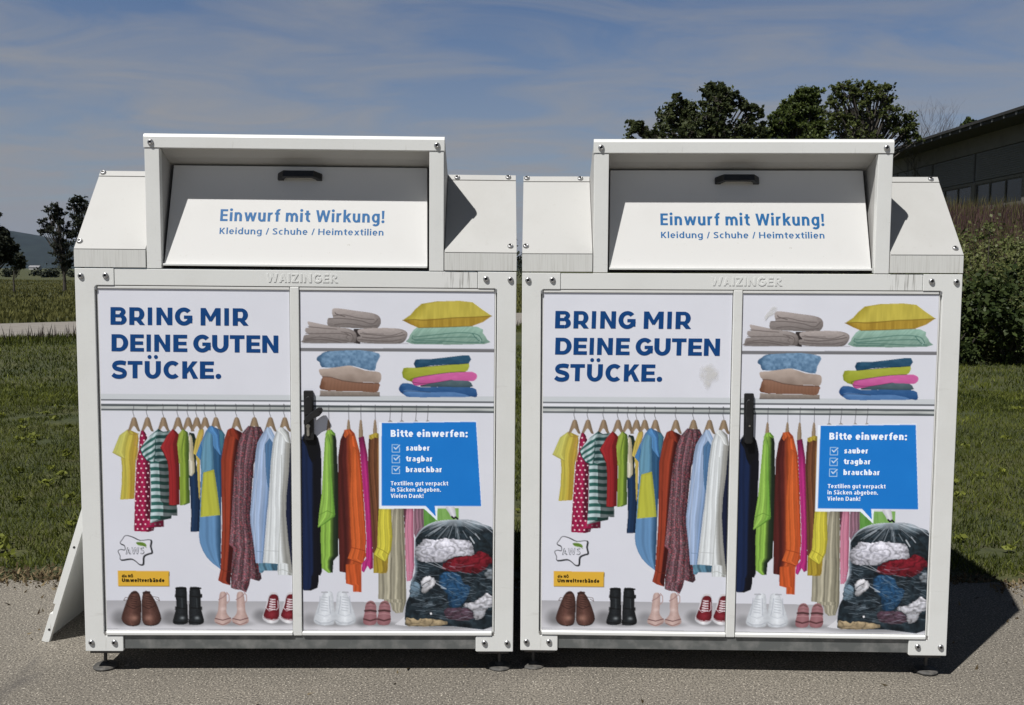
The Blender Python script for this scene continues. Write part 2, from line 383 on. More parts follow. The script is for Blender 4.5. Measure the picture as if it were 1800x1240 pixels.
def left_art(c):
    background(c)
    for x in (236.2, 259.8, 288, 313.6, 331.4, 346.6, 361.2, 380, 416.5, 447.5, 475.8, 500.9): hanger(c, x)
    # dotted dress
    dress = ZA((465, 330), (500, 345), (525, 390), (552, 560), (556, 720), (563, 900), (565, 1225))+ZC((505, 235), (588, 228), (590, 170), (470, 170))[:0]
    outl = [(248.5, 757), (254, 757), (259, 766), (263.5, 800), (265, 830), (266, 912), (288.5, 912), (289, 926), (272, 927), (270.8, 932.5), (262, 935), (236.2, 933.5), (237.5, 880), (240.5, 808), (245, 790), (245.5, 770)]
    def dots(u, v, a, t):
        base = cloth((168, 22, 78), (92, 16, 44), 0.62, 0.80, 2.2, 0.09, 1.0)(u, v, a, t)
        p = 8.6; x = (u+v*0.10)/p; y = v/p*1.05
        xx = x+0.5*(np.floor(y) % 2)
        d = np.hypot(xx-np.floor(xx)-0.5, (y-np.floor(y)-0.5))
        m = (d < 0.165)[..., None]
        sc = np.where(u > 263, 0.45, 1.0)[..., None]
        return np.where(m, np.array([238, 205, 215])*sc, base)
    c.fill(outl, dots)
    # yellow tee
    c.fill(ZA((350, 330), (430, 365), (440, 420), (425, 560), (410, 640), (395, 1044), (247, 1053), (262, 900), (266, 720), (250, 560), (300, 400)), cloth((208, 194, 72), (190, 160, 50), 0.3, 0.8, 2.2, 0.06, .4))
    c.fill(ZA((325, 322), (240, 385), (168, 563), (225, 595), (298, 630), (305, 480), (335, 360)), cloth((205, 203, 100), (200, 190, 80), 0.4, 1, 1.5, 0.05, 2))
    c.stroke(ZA((168, 563), (225, 595), (298, 630)), 1, (165, 150, 60)); c.stroke(ZA((300, 630), (296, 800), (285, 1045)), 1, (165, 145, 50), 0.7)
    c.stroke(ZA((325, 330), (350, 372), (405, 380), (440, 370)), 1.2, (170, 140, 60))
    c.stroke(ZA((430, 395), (395, 470), (430, 520), (420, 640)), 2.2, (188, 150, 78), .8)
    # striped tee
    def stripes(pitch, ph, slope=0.0, lightc=(172, 190, 194), darkc=(44, 98, 92), sh=None):
        def f(u, v, a, t):
            m = sstep(-0.25, 0.25, np.sin(2*math.pi*((v+slope*u+0.8*np.sin(a*6))/pitch)+ph))[..., None]
            g = np.where(a > (sh if sh else 2), 0.50, 1.0)*(1+0.10*np.sin(a*11+1)+0.12*(fbm(u*.3, v*.1)-0.5))
            return (np.array(lightc)*m+np.array(darkc)*(1-m))*g[..., None]
        return f
    c.fill([(264, 806), (296, 790), (300, 880), (311.5, 885), (312.7, 906.5), (302.5, 906), (301.5, 911.5), (283, 915), (266, 919.5), (264.4, 918), (266.3, 880), (266, 850)], stripes(12.2, 1.0, 0, sh=0.47))
    c.fill(ZA((640, 320), (690, 350), (770, 335), (740, 420), (740, 640), (640, 660), (590, 640), (600, 480), (600, 380)), stripes(11.8, 0.4, 0.15, lightc=(120, 140, 142), darkc=(26, 62, 62)))
    c.fill(ZA((640, 320), (560, 385), (500, 455), (455, 522), (480, 590), (520, 640), (600, 668), (612, 560), (615, 430)), stripes(10.5, 0.2, 0.75))
    c.stroke(ZA((640, 322), (690, 352), (745, 350)), 1.4, (22, 52, 52)); c.stroke(ZA((612, 430), (612, 560), (598, 668)), 1.2, (25, 55, 55))
    c.stroke(ZA((455, 522), (480, 590), (520, 640), (560, 660)), 1.4, (30, 70, 68))
    # jeans / cream tee / green tee / red tee
    c.fill([(333, 834), (343, 830), (349, 806), (353, 850), (352, 900), (350.6, 934.4), (335.2, 935), (336.5, 905), (335, 870)], cloth((28, 54, 88), (18, 36, 62), 0.4, 1, 2.2, 0.08, 3))
    c.fill([(333, 760), (342, 762), (346, 775), (345, 835), (340, 832), (331, 800)], cloth((28, 48, 40), (20, 38, 34), 0.4, 1, 2, 0.05, 1))
    c.fill([(335, 763.5), (339, 775), (341, 800), (342.5, 830), (333.5, 836), (331, 815), (330.5, 810.5), (325.5, 809.5), (321, 800), (317.8, 791), (325, 777)], cloth((200, 196, 178), (172, 162, 132), 0.5, 1, 1.8, 0.06, 2.2), sm=2)
    c.stroke([(317.8, 791), (325.5, 809.5), (331, 810.5)], 1, (150, 140, 112), .8)
    c.fill([(322, 754), (331, 760), (333.3, 780), (332.5, 818), (334.4, 884), (326, 887.5), (317, 888.5), (316.2, 850), (316.4, 817), (313, 800), (314, 780)], cloth((142, 170, 52), (72, 98, 34), 0.45, 0.9, 2, 0.08, 1.6))
    c.fill([(323, 753.5), (311, 766), (299.4, 792), (306, 804), (313.5, 815.5), (322, 813), (321, 790), (325, 765)], cloth((158, 180, 66), (120, 146, 46), 0.6, 1, 1.4, 0.07, 0.6))
    c.stroke([(299.4, 792), (306, 799), (313.5, 808), (314.5, 815)], 1.3, (70, 90, 30))
    c.fill([(304, 754), (310, 758), (315, 764), (312, 780), (315.5, 817), (316.6, 887), (306, 888.5), (298, 887.5), (297.2, 830), (294.6, 808), (294, 780)], cloth((166, 38, 42), (112, 24, 30), 0.35, 0.85, 2, 0.06, .5))
    c.fill([(304, 753.5), (294, 766), (282.4, 786), (288, 796), (294.2, 810), (301, 806), (300, 785), (308, 762)], cloth((172, 42, 46), (150, 34, 38), 0.4, 1, 1.2, 0.05, 1))
    c.stroke([(282.4, 786), (288.5, 797), (293, 807)], 1.3, (90, 18, 22))
    # yellow second tee
    c.fill([(350, 756), (358.6, 754), (359, 762), (352, 790), (352, 800), (352.5, 870), (350.8, 880), (348.5, 850), (346.5, 812), (344.5, 800), (340, 797), (344, 775)], cloth((212, 190, 84), (180, 150, 70), 0.4, 1, 1.4, 0.08, .9))
    # colour block shirt
    c.fill([(370.5, 749), (362, 758), (355, 775), (345, 800), (352.7, 808.5), (353.6, 830), (352.6, 875), (351, 925), (350.2, 942), (352, 955), (357, 968), (364, 979.5), (374, 990), (388.4, 1000.5), (389, 960), (389.5, 870), (391.5, 800), (396, 764), (391, 757), (380, 752)],
           cloth((98, 144, 190), (48, 86, 122), 0.72, 0.95, 2, 0.05, 0.3, edge=.05))
    c.fill([(366, 756), (374, 760), (376.5, 795), (378, 825.5), (357.6, 830.5), (354, 829), (354, 805), (358, 775)], cloth((104, 156, 184), (78, 126, 158), 0.5, 1, 1.6, 0.05, 1.4))
    c.fill([(374, 775), (380, 790), (391, 800), (390, 870), (388.5, 905), (384, 880), (377, 826), (375.5, 795)], cloth((46, 92, 132), (34, 70, 108), 0.4, 1, 2, 0.08, 0.2))
    c.fill([(357.6, 830.5), (376.8, 825.2), (382, 860), (387.8, 905.3), (352.6, 909), (354.5, 870)], cloth((196, 198, 58), (182, 186, 62), 0.5, 1, 1.6, 0.03, 0.1))
    c.fill([(370.5, 748.5), (376, 750), (384, 757), (387, 775), (388.8, 800), (381, 792), (375, 783), (374, 765), (364, 757)], cloth((88, 148, 206), (60, 112, 168), 0.4, 1, 1.6, 0.08, 2.1), sm=2)
    c.fill([(345, 800), (354, 775), (356, 790), (353, 808.5)], cloth((70, 132, 190), (60, 120, 176)))
    c.fill([(386, 757), (391, 757), (396, 764), (393, 785), (389, 797), (386, 775)], cloth((66, 122, 146), (50, 98, 122)))
    c.fill([(360, 990), (394, 1003), (392, 1008), (372, 999)], (205, 206, 214))
    # rust shirt
    c.fill([(407.7, 752), (400, 756), (395, 772), (389, 810), (390, 850), (391, 910), (390, 945), (388.4, 999), (383.8, 1020), (392, 1025), (405.3, 1029), (408, 990), (412, 950), (416, 880), (424, 800), (428.6, 762), (420, 757)],
           cloth((158, 62, 38), (66, 20, 20), 0.50, 0.72, 2.1, 0.09, 0.8))
    c.fill([(408, 752), (414, 754), (420, 764), (421, 776), (412, 768), (402, 766), (399, 775), (397.5, 764), (401, 755)], cloth((150, 58, 36), (120, 40, 28), .5, 1, 1.5, .1, 1))
    c.stroke([(388.4, 999), (396, 1004), (406.5, 1005)], 1, (110, 38, 24)); c.stroke([(397, 860), (396, 940), (392, 1000)], 1.2, (120, 44, 28), .6)
    # floral wrap
    def floral(u, v, a, t):
        b = cloth((98, 72, 80), (54, 34, 42), 0.55, 1.0, 3.6, 0.20, 2.0, wob=.3)(u, v, a, t)
        n = vnoise(u*0.75, v*0.75); q = vnoise(u*1.1+40, v*1.1+9)
        b = b+np.where(n > .72, 1, 0)[..., None]*np.array([60, 8, 12.])+np.where(q > .78, 1, 0)[..., None]*np.array([42, 44, 40.])-np.where(q < .2, 1, 0)[..., None]*18
        return np.clip(b, 0, 255)
    c.fill([(437, 748.5), (447, 750), (458.5, 750), (464.8, 763), (456, 790), (446, 818), (444, 850), (441.6, 886), (441, 915), (450, 950), (452.5, 985), (459, 1008), (460.4, 1017), (456, 1021.5), (447, 1019), (441, 1017), (438, 1030), (433, 1041.5), (424, 1037), (414, 1036), (406.3, 1033), (407, 1000), (410.5, 964), (403.5, 957), (406, 930), (408.6, 886), (411, 845), (414.5, 805), (419, 780), (425, 762)], floral)
    c.stroke([(446, 756), (449, 775), (446, 800), (445, 840)], 1.6, (48, 26, 34), .8); c.stroke([(436, 760), (430, 800), (428, 880), (430, 960), (424, 1020)], 1.3, (50, 32, 40), .7)
    # light blue shirt + tail
    c.fill([(454, 985), (489, 988), (488, 1003), (465, 1003), (461, 1007.5), (456, 1006)], cloth((92, 136, 160), (60, 100, 124), .3, 1, 2, .15))
    c.fill([(469.5, 751), (476, 752), (484.5, 771), (480, 800), (474, 869), (470, 900), (462.6, 990), (450, 989.5), (446, 955), (440.4, 918), (440, 903), (444, 862), (450, 795), (453, 778), (460, 765)], cloth((158, 180, 214), (120, 148, 188), 0.55, 0.95, 2.4, 0.07, 1.2))
    c.fill([(466, 781), (478, 765), (484.5, 772), (479, 810), (474, 869), (470, 850), (467.5, 825)], cloth((82, 124, 168), (54, 92, 134), .4, 1, 1.5, .07, .6))
    c.fill([(469.5, 750.5), (476, 752), (485, 770), (482, 781), (474, 770), (468, 758)], cloth((168, 190, 220), (130, 158, 196), .5, 1, 1.2, .06))
    c.stroke([(451, 969), (463, 970)], .9, (110, 136, 172)); c.stroke([(458, 790), (450, 860), (448, 960)], 1, (196, 208, 230), .7)
    # white shirt, navy behind
    c.fill([(503, 760), (516, 790), (516, 1012), (510, 990), (502, 922), (503, 860)], cloth((24, 32, 60), (16, 22, 44), .4, 1, 2, .05))
    c.fill([(498, 752), (508, 760), (511, 775), (508, 830), (504, 870), (503, 905), (507, 950), (513.8, 1003), (513.5, 1011.5), (489, 1010.5), (489, 991), (462.3, 989), (466, 955), (470.3, 903), (474, 855), (476.5, 810), (480.5, 774.5), (486, 758), (491.6, 751)], cloth((202, 207, 210), (138, 138, 134), 0.60, 0.85, 3.2, 0.06, 0.9))
    c.fill([(491.6, 750.5), (498, 752), (506, 765), (509, 779), (502, 776), (495, 764), (487, 757)], cloth((210, 214, 215), (160, 164, 164), .4, 1, 1.3, .06))
    c.stroke([(464, 967.5), (491, 969)], .9, (168, 172, 174)); c.stroke([(486, 775), (480, 850), (473, 960)], 1.1, (172, 177, 180), .8)
    c.stroke([(495, 800), (495, 880), (491, 960), (489, 1005)], 1.4, (158, 162, 160), .8)
    c.stroke([(489, 1003), (497, 1001), (505, 1004), (513, 1009)], 1.1, (165, 170, 168))
    # regional outline emblem with leaf
    L = smooth_pts([(221.4, 941.5), (233, 944), (246.6, 950), (264.8, 949), (264.5, 960), (267, 970.7), (261, 973), (252.7, 977.8), (251.6, 991), (245.5, 991.5), (239, 986), (230.5, 981.8), (213.3, 983.8), (212, 977), (208.3, 968.7), (213, 966), (220.4, 966.7), (219.4, 958.6), (212, 954.6), (216, 948)], 3)
    c.stroke(list(L+np.array([1.4, .8]))+[L[0]+np.array([1.4, .8])], 2.6, (18, 20, 26)); c.stroke(list(L)+[L[0]], 1.3, (22, 24, 30))
    c.fill(L+np.array([-.3, -.3]), (207, 208, 218))
    c.stroke(list(L)+[L[0]], .9, (20, 22, 28))
    c.fill(ZC((345, 365), (385, 360), (425, 372), (437, 400), (400, 395), (365, 388)), (112, 148, 52), sm=3)
    c.stroke(ZC((350, 367), (400, 378), (437, 410)), .7, (60, 92, 32))
    # yellow label
    c.fill([(208.6, 1004), (298.6, 1004.5), (298.6, 1031), (208.6, 1031)], (96, 82, 40))
    c.fill([(207.6, 1003), (297.4, 1003.5), (297.4, 1029.8), (208.2, 1029.6)], (242, 190, 44))
    # shoes
    def shoe(P, light, dark, hu, hv, hr=9, sm=3, hi=(150, 110, 96)):
        def f(u, v, a, t):
            w = np.clip(np.abs(a-0.45)*1.7, 0, 1)[..., None]
            col = np.array(light)*(1-w)+np.array(dark)*w
            d = np.hypot((u-hu)/hr, (v-hv)/(hr*.7)); g = np.exp(-d*d*1.6)[..., None]
            return np.clip(col*(1-g)+np.array(hi)*g+((fbm(u*.5, v*.5)-.5)*16)[..., None], 0, 255)
        c.fill(P, f, sm=sm)
    c.blur_shadow(212, 1086, 16, 14, .30); c.blur_shadow(250, 1092, 40, 9, .28)
    for P, hx in (([(237.5, 1038), (228.5, 1044), (221.4, 1061), (215.4, 1079.6), (214.8, 1089.7), (224.4, 1098), (239.6, 1098.7), (247.2, 1091.7), (248.2, 1061), (245.6, 1044)], 236),
                  ([(257.7, 1038), (266.8, 1045), (275.8, 1061), (283, 1081.6), (282, 1091), (274.9, 1097.3), (260.7, 1098.4), (251, 1091.7), (249.6, 1061), (251.6, 1044)], 262)):
        shoe([(x+.6, y+1.4) for x, y in P], (46, 28, 24), (36, 22, 20), 0, 0)
        shoe(P, (104, 70, 62), (54, 34, 30), hx, 1086)
        c.stroke([(hx-3 if hx < 250 else hx-9, 1042), (hx+4 if hx < 250 else hx+1, 1041)], 4, (48, 30, 28), .9)
        for k in range(5):
            y = 1048+k*4; c.stroke([(hx-5+k*.2, y), (hx+5, y+1.6)], 1, (40, 24, 22))
        c.stroke([(hx-12, 1064), (hx-5, 1068), (hx, 1070), (hx+6, 1067), (hx+12, 1064)], 1.2, (42, 24, 22), .9)
    c.stroke([(233, 1051), (221, 1050), (218, 1055), (226, 1054)], .8, (70, 50, 46)); c.stroke([(266, 1048), (279, 1050), (281, 1056), (274, 1052)], .8, (70, 50, 46))
    c.blur_shadow(300, 1084, 16, 12, .32); c.blur_shadow(332, 1095, 34, 6, .3)
    for P, hx in (([(309, 1034), (314, 1031.5), (324, 1031.5), (328.5, 1034), (329.5, 1051), (331, 1081), (331.3, 1093), (323, 1097.8), (307.5, 1097), (304.5, 1089.7), (310.5, 1067.5), (309.5, 1051)], 319),
                  ([(333.6, 1034), (338, 1031.5), (347, 1031.5), (352, 1034), (353.5, 1051), (354, 1070), (358.8, 1087.6), (357.5, 1095.7), (348, 1098.3), (335, 1097.7), (332.2, 1093.7), (332.8, 1061)], 345)):
        shoe(P, (34, 38, 42), (16, 18, 21), hx+2, 1086, 5, 2, (120, 126, 130))
        c.stroke([(hx+1, 1052), (hx+2, 1070)], 2, (66, 72, 76), .6); c.stroke([(hx-9, 1034), (hx+8, 1034)], 3, (12, 13, 15))
        c.stroke([(hx-9, 1048), (hx+9, 1050)], 1.6, (10, 10, 12)); c.stroke([(hx-9, 1068), (hx+9, 1070)], 1.6, (10, 10, 12))
        s = -1 if hx < 330 else 1
        c.fill([(hx+s*8, 1044), (hx+s*11, 1044), (hx+s*11, 1050), (hx+s*8, 1050)], (22, 24, 26)); c.fill([(hx+s*8, 1066), (hx+s*11, 1066), (hx+s*11, 1072), (hx+s*8, 1072)], (26, 28, 30))
        c.stroke([(hx-13, 1093), (hx+11, 1095)], 1.3, (8, 8, 9))
    c.blur_shadow(374, 1086, 15, 12, .25); c.blur_shadow(410, 1096, 34, 5, .25)
    for dxx, fl in ((0, 1), (30.5, -1)):
        P = [(388, 1041), (398, 1042), (399, 1060), (398.5, 1075), (402, 1082), (407.5, 1088), (404.5, 1094.5), (392.4, 1099.4), (379.5, 1094.7), (378, 1087.6), (383.5, 1074), (385, 1056)]
        if fl < 0: P = [(392*2+1-x, y) for x, y in P]
        P = [(x+dxx, y) for x, y in P]
        shoe(P, (196, 170, 164), (164, 136, 130), 392+dxx, 1070, 6, 3, (204, 182, 178))
        c.stroke([(379+dxx, 1087), (392+dxx, 1090), (406+dxx, 1086)], 1.5, (96, 62, 64)); c.stroke([(380+dxx, 1094), (392+dxx, 1098), (404+dxx, 1093)], 1.1, (120, 88, 86))
        c.stroke([(385+dxx, 1054), (392+dxx, 1050), (399+dxx, 1044)], 1.6, (150, 118, 118)); c.stroke([(399+dxx, 1041), (403+dxx, 1046), (403.5+dxx, 1055), (400+dxx, 1060)], 1.5, (168, 138, 136))
    c.blur_shadow(459, 1082, 14, 11, .3); c.blur_shadow(490, 1093, 30, 6, .3)
    for dxx in (0, 30.5):
        P = [(481, 1041.5), (472.5, 1047), (469.5, 1061), (463.4, 1077.6), (462, 1087), (470, 1094), (481, 1095.5), (490, 1090.7), (492.5, 1075), (491, 1052), (488, 1044)]
        shoe([(x+dxx, y) for x, y in P], (204, 204, 208), (170, 170, 176), 476+dxx, 1092, 6, 3, (220, 220, 224))
        P2 = [(481, 1044), (474, 1048), (470.5, 1062), (464.6, 1077), (464, 1083), (471, 1087.5), (480, 1088.5), (489.5, 1086), (491.5, 1074), (490, 1052), (487, 1046)]
        shoe([(x+dxx, y) for x, y in P2], (134, 34, 46), (88, 18, 28), 478+dxx, 1080, 8, 3, (146, 44, 56))
        c.stroke([(476+dxx, 1043), (481+dxx, 1041.6), (487+dxx, 1043)], 2.4, (190, 188, 192)); c.fill([(477+dxx, 1046), (486+dxx, 1046), (485+dxx, 1051), (477+dxx, 1050)], (112, 26, 36))
        for k in range(5):
            y = 1053+k*4.3; c.stroke([(475.5-k*.6+dxx, y), (484+dxx, y+1)], 1.5, (222, 216, 222)); c.stroke([(475.5-k*.6+dxx, y+3.5), (484+dxx, y)], 1, (214, 208, 214))
        c.stroke([(470.5+dxx, 1056), (468+dxx, 1068), (472+dxx, 1072)], 1.1, (212, 206, 212)); c.stroke([(488.5+dxx, 1056), (489.5+dxx, 1068), (486+dxx, 1072)], 1.1, (212, 206, 212))
        c.stroke([(464+dxx, 1085), (472+dxx, 1089), (482+dxx, 1090), (490+dxx, 1087)], .7, (130, 40, 50))

def right_art(c):
    background(c)
    c.fill([(515, 611.6), (880, 613.5), (880, 619.5), (515, 617.6)], lambda u, v, a, t: np.array([112, 112, 116.])-8*t[..., None])
    def line(*p, w=1.2, col=(86, 78, 76), al=.9, Z=ZT): c.stroke(Z(*p), w, col, al, sm=1)
    # towels
    def towel(light, dark, sc=.25, k=20):
        return lambda u, v, a, t: np.clip(np.array(light)*(1-.35*t[..., None])+((fbm(u*sc, v*sc*3)-.5)*k)[..., None]-18*np.clip(1-8*(1-a), 0, 1)[..., None], 0, 255)
    c.stroke(ZT((110, 552), (1010, 556)), 1.8, (150, 150, 158), .6)
    c.fill(ZT((545, 430), (620, 430), (600, 560), (540, 550)), (48, 42, 42))
    g = towel((170, 160, 157), (120, 110, 108))
    c.fill(ZT((150, 370), (200, 375), (380, 412), (500, 428), (555, 455), (572, 500), (560, 545), (540, 550), (130, 550), (112, 522), (122, 485), (162, 476), (132, 455), (135, 422), (165, 416)), g, sm=3)
    c.fill(ZT((365, 260), (420, 255), (560, 275), (700, 295), (762, 322), (778, 370), (760, 412), (720, 428), (560, 424), (400, 415), (325, 402), (325, 340), (368, 335), (360, 300)), g, sm=3)
    c.fill(ZT((600, 432), (760, 422), (900, 425), (975, 440), (1005, 470), (990, 520), (940, 555), (760, 556), (640, 550), (580, 535), (575, 500), (605, 492), (580, 460)), g, sm=3)
    line((155, 412), (300, 425), (400, 432)); line((135, 470), (280, 470), (440, 470), (520, 490)); line((130, 520), (250, 500), (400, 520), (500, 535)); line((120, 535), (200, 520), (330, 525), (440, 548)); line((440, 455), (520, 470), (540, 510), (520, 545)); line((470, 465), (500, 480), (480, 500), (500, 520), w=.9)
    line((370, 320), (460, 310), (600, 340), (720, 350)); line((330, 345), (440, 340), (600, 360), (700, 388), (750, 350)); line((380, 395), (500, 385), (640, 410), (740, 400)); line((385, 290), (400, 305), (470, 325), w=1.6)
    line((600, 470), (700, 480), (850, 490), (960, 460)); line((620, 500), (740, 510), (900, 495), (980, 480), w=1.6); line((580, 520), (700, 530), (860, 535), (950, 520)); line((620, 460), (660, 470), (800, 475), w=.9)
    # pillow and quilt
    def pil(u, v, a, t):
        q = sstep(-0.5, .6, (v-(563.5-(u-707)*0.052))); base = np.array([206, 190, 70.])*(1-q[..., None])+np.array([184, 150, 44.])*q[..., None]
        f = (fbm(u*.22, v*.03, 3)-.5)*60*(.35+.65*t)
        return np.clip(base+f[..., None]*np.array([1, .95, .5])-26*np.clip(1-a*6, 0, 1)[..., None], 0, 255)
    q = lambda u, v, a, t: np.clip(np.array([146, 184, 168.])*(1-.22*t[..., None])+((fbm((u+v)*.35, v*.1)-.5)*34)[..., None], 0, 255)
    c.fill(ZT((1075, 425), (1150, 412), (1600, 412), (1648, 465), (1684, 520), (1662, 560), (1045, 560), (1016, 510), (1042, 460)), q, sm=2)
    for P in (((1060, 500), (1250, 480), (1450, 462), (1600, 478), (1640, 530)), ((1050, 485), (1065, 520), (1300, 505), (1560, 500), (1640, 520)), ((1065, 530), (1300, 535), (1500, 545), (1660, 545)), ((1040, 540), (1100, 548), (1300, 548))): line(*P, w=1.3, col=(58, 104, 96), al=.8)
    line((1560, 470), (1600, 520), (1645, 545), w=1.2, col=(60, 106, 98)); line((1600, 500), (1630, 520), (1622, 545), w=1, col=(170, 196, 186))
    c.fill(ZT((962, 357), (1000, 330), (1030, 310), (1070, 262), (1125, 215), (1250, 195), (1450, 190), (1560, 202), (1640, 262), (1725, 320), (1650, 372), (1560, 405), (1400, 412), (1250, 418), (1100, 422), (1030, 392)), pil, sm=1)
    line((962, 357), (1060, 350), (1150, 356), (1280, 346), (1400, 335), (1560, 330), (1725, 320), w=1.3, col=(132, 108, 30)); line((1100, 420), (1300, 416), (1560, 406), w=1.3, col=(110, 92, 36), al=.7)
    # folded pile left
    c.fill(ZT((258, 955), (400, 962), (600, 965), (768, 970), (767, 1006), (255, 1006)), lambda u, v, a, t: np.array([150, 140, 132.])-34*t[..., None]+((fbm(u*.3, v*.5)-.5)*14)[..., None])
    c.stroke(ZT((255, 1004), (767, 1005)), 1.2, (82, 74, 72))
    def rib(u, v, a, t):
        return np.clip(np.array([150, 112, 92.])*(1+.22*np.sin(u*2.55+np.sin(v*.2)))[..., None]-26*t[..., None]-30*np.clip(1-a*9, 0, 1)[..., None], 0, 255)
    c.fill(ZT((283, 836), (350, 840), (450, 868), (580, 886), (758, 893), (762, 930), (752, 962), (715, 973), (600, 962), (400, 960), (262, 947), (260, 900)), rib, sm=2)
    c.fill(ZT((255, 772), (330, 768), (440, 743), (520, 745), (640, 785), (740, 795), (776, 812), (780, 858), (758, 895), (700, 886), (580, 886), (450, 870), (350, 838), (275, 835), (250, 800)), lambda u, v, a, t: np.clip(np.array([182, 166, 156.])-44*t[..., None]+((fbm(u*.06, v*.08)-.5)*36)[..., None], 0, 255), sm=2)
    c.stroke(ZT((275, 838), (350, 842), (450, 873), (580, 890), (758, 897)), 1.3, (84, 62, 54), .8)
    c.fill(ZT((232, 672), (262, 650), (300, 626), (400, 618), (600, 612), (762, 640), (757, 690), (737, 730), (725, 787), (640, 775), (580, 757), (500, 743), (380, 760), (272, 757), (255, 715), (230, 700)), lambda u, v, a, t: np.clip(np.array([116, 152, 186.])-26*t[..., None]+((fbm(u*.22, v*.22)-.5)*62)[..., None]-34*np.clip(1-a*9, 0, 1)[..., None], 0, 255), sm=2)
    # folded pile right
    def pile(P, col, d=30, n=18): c.fill(ZT(*P), lambda u, v, a, t: np.clip(np.array(col, float)*(1.08-.0*t[..., None])-d*(t**2)[..., None]+((fbm(u*.1, v*.3)-.5)*n)[..., None]-24*np.clip(1-a*10, 0, 1)[..., None], 0, 255), sm=2)
    pile(((935, 925), (965, 893), (1040, 900), (1130, 930), (1350, 922), (1560, 932), (1596, 965), (1595, 1012), (1540, 1006), (1400, 980), (1150, 975), (1000, 962), (965, 985), (932, 955)), (52, 96, 148))
    pile(((972, 955), (1060, 955), (1200, 972), (1400, 970), (1545, 1010), (1300, 1013), (1000, 1011)), (86, 128, 180), 20)
    pile(((1120, 912), (1200, 890), (1380, 868), (1520, 873), (1557, 908), (1540, 928), (1300, 925), (1130, 927)), (76, 96, 104), 30)
    pile(((1045, 850), (1200, 822), (1400, 802), (1560, 798), (1600, 832), (1580, 868), (1540, 876), (1380, 868), (1180, 900), (1080, 917), (1043, 888)), (206, 98, 162), 30)
    pile(((970, 765), (1060, 762), (1250, 745), (1500, 726), (1532, 738), (1525, 770), (1495, 797), (1350, 805), (1180, 825), (1060, 850), (1040, 882), (965, 845)), (166, 174, 52), 34)
    pile(((1073, 692), (1200, 688), (1400, 665), (1532, 657), (1527, 725), (1350, 735), (1200, 745), (1073, 762)), (42, 84, 112), 24, 30)
    for P in (((1045, 885), (1180, 897), (1380, 866)), ((1040, 880), (1060, 850), (1350, 804), (1500, 797)), ((1073, 762), (1350, 737), (1527, 725)), ((960, 985), (1000, 960), (1200, 972))): line(*P, w=1, col=(38, 36, 44), al=.6)
    # hanging clothes
    for x in (578, 613, 634.5, 659.5):
        c.stroke([(x+.4, 712), (x, 722), (x+.6, 742)], .9, (72, 72, 78)); c.fill([(x-2, 741), (x, 738), (x+2, 741), (x+4, 770), (x-4, 770)], lambda u, v, a, t: np.array([156, 136, 112.])-40*np.abs(a-.35)[..., None], sm=2)
    for x in (686, 706.5, 731.5, 752):
        c.stroke([(x+.8, 713), (x+.6, 722), (x-.8, 740)], .9, (72, 72, 78)); c.fill([(x-5, 745), (x-4, 741), (x, 738), (x+4, 741), (x+5, 745)], (140, 134, 132))
    # khaki, pinks, greens behind the bubble
    c.fill(ZG((360, 70), (390, 70), (385, 280), (372, 300)), cloth((92, 52, 66), (66, 36, 50)))
    c.fill(ZG((455, 70), (548, 70), (548, 240), (470, 340), (455, 300)), cloth((140, 102, 118), (120, 92, 106), .3, 1, 3, .16, .8))
    c.fill(ZG((540, 70), (860, 70), (860, 200), (545, 260)), lambda u, v, a, t: np.clip(np.where((u > 765)[..., None], np.array([128, 178, 90.]), np.array([96, 156, 66.]))+((fbm(u*.25, v*.05)-.5)*34)[..., None], 0, 255))
    c.stroke(ZG((660, 70), (661, 190)), 1, (70, 116, 50))
    c.fill(ZG((385, 70), (450, 70), (456, 600), (440, 700), (420, 728), (388, 732), (376, 500), (370, 260)), cloth((206, 132, 158), (186, 106, 134), .4, 1, 1.8, .07, .4))
    c.fill(ZG((230, 70), (360, 70), (368, 250), (372, 400), (386, 900), (352, 1015), (290, 1022), (256, 992), (240, 928), (186, 922), (180, 897), (130, 892), (130, 640)), cloth((158, 153, 134), (128, 124, 106), .5, 1, 3.2, .13, 1.2))
    c.stroke(ZG((345, 80), (350, 300), (368, 600), (372, 940)), 1.2, (98, 94, 80)); c.stroke(ZG((250, 520), (242, 700), (246, 940)), 1.2, (100, 96, 82))
    # navy
    c.fill(ZR((42, 240), (100, 240), (122, 290), (131, 380), (130, 700), (134, 935), (116, 955), (111, 1018), (40, 1031), (30, 960), (24, 700), (24, 400), (27, 285)), cloth((22, 38, 74), (12, 13, 22), 0.46, 0.62, 2, .08, .2), sm=2)
    c.fill([(532, 774), (536, 760), (552, 760), (557, 775), (562, 790), (557, 802), (549, 814), (543, 802), (539, 785), (534, 777)], (11, 12, 17))
    # lime blouse
    c.fill(ZR((160, 222), (180, 217), (200, 236), (207, 270), (217, 500), (216, 855), (192, 880), (188, 941), (165, 943), (132, 918), (126, 760), (130, 640), (140, 400), (148, 262)), cloth((142, 190, 70), (26, 38, 26), .46, .82, 2.6, .10, .9))
    c.fill(ZR((150, 262), (166, 240), (180, 300), (184, 460), (200, 645), (194, 660), (150, 690), (113, 713), (118, 650), (132, 540), (140, 400)), cloth((152, 200, 80), (104, 158, 52), .5, 1, 2.2, .09, 2))
    c.fill(ZR((158, 222), (182, 217), (202, 238), (197, 250), (180, 236), (165, 240), (150, 264), (150, 240)), cloth((146, 196, 70), (96, 140, 46)))
    c.stroke(ZR((118, 650), (160, 628), (200, 645)), 1, (92, 138, 44)); c.stroke(ZR((114, 712), (150, 690), (198, 655)), 1.2, (84, 128, 40))
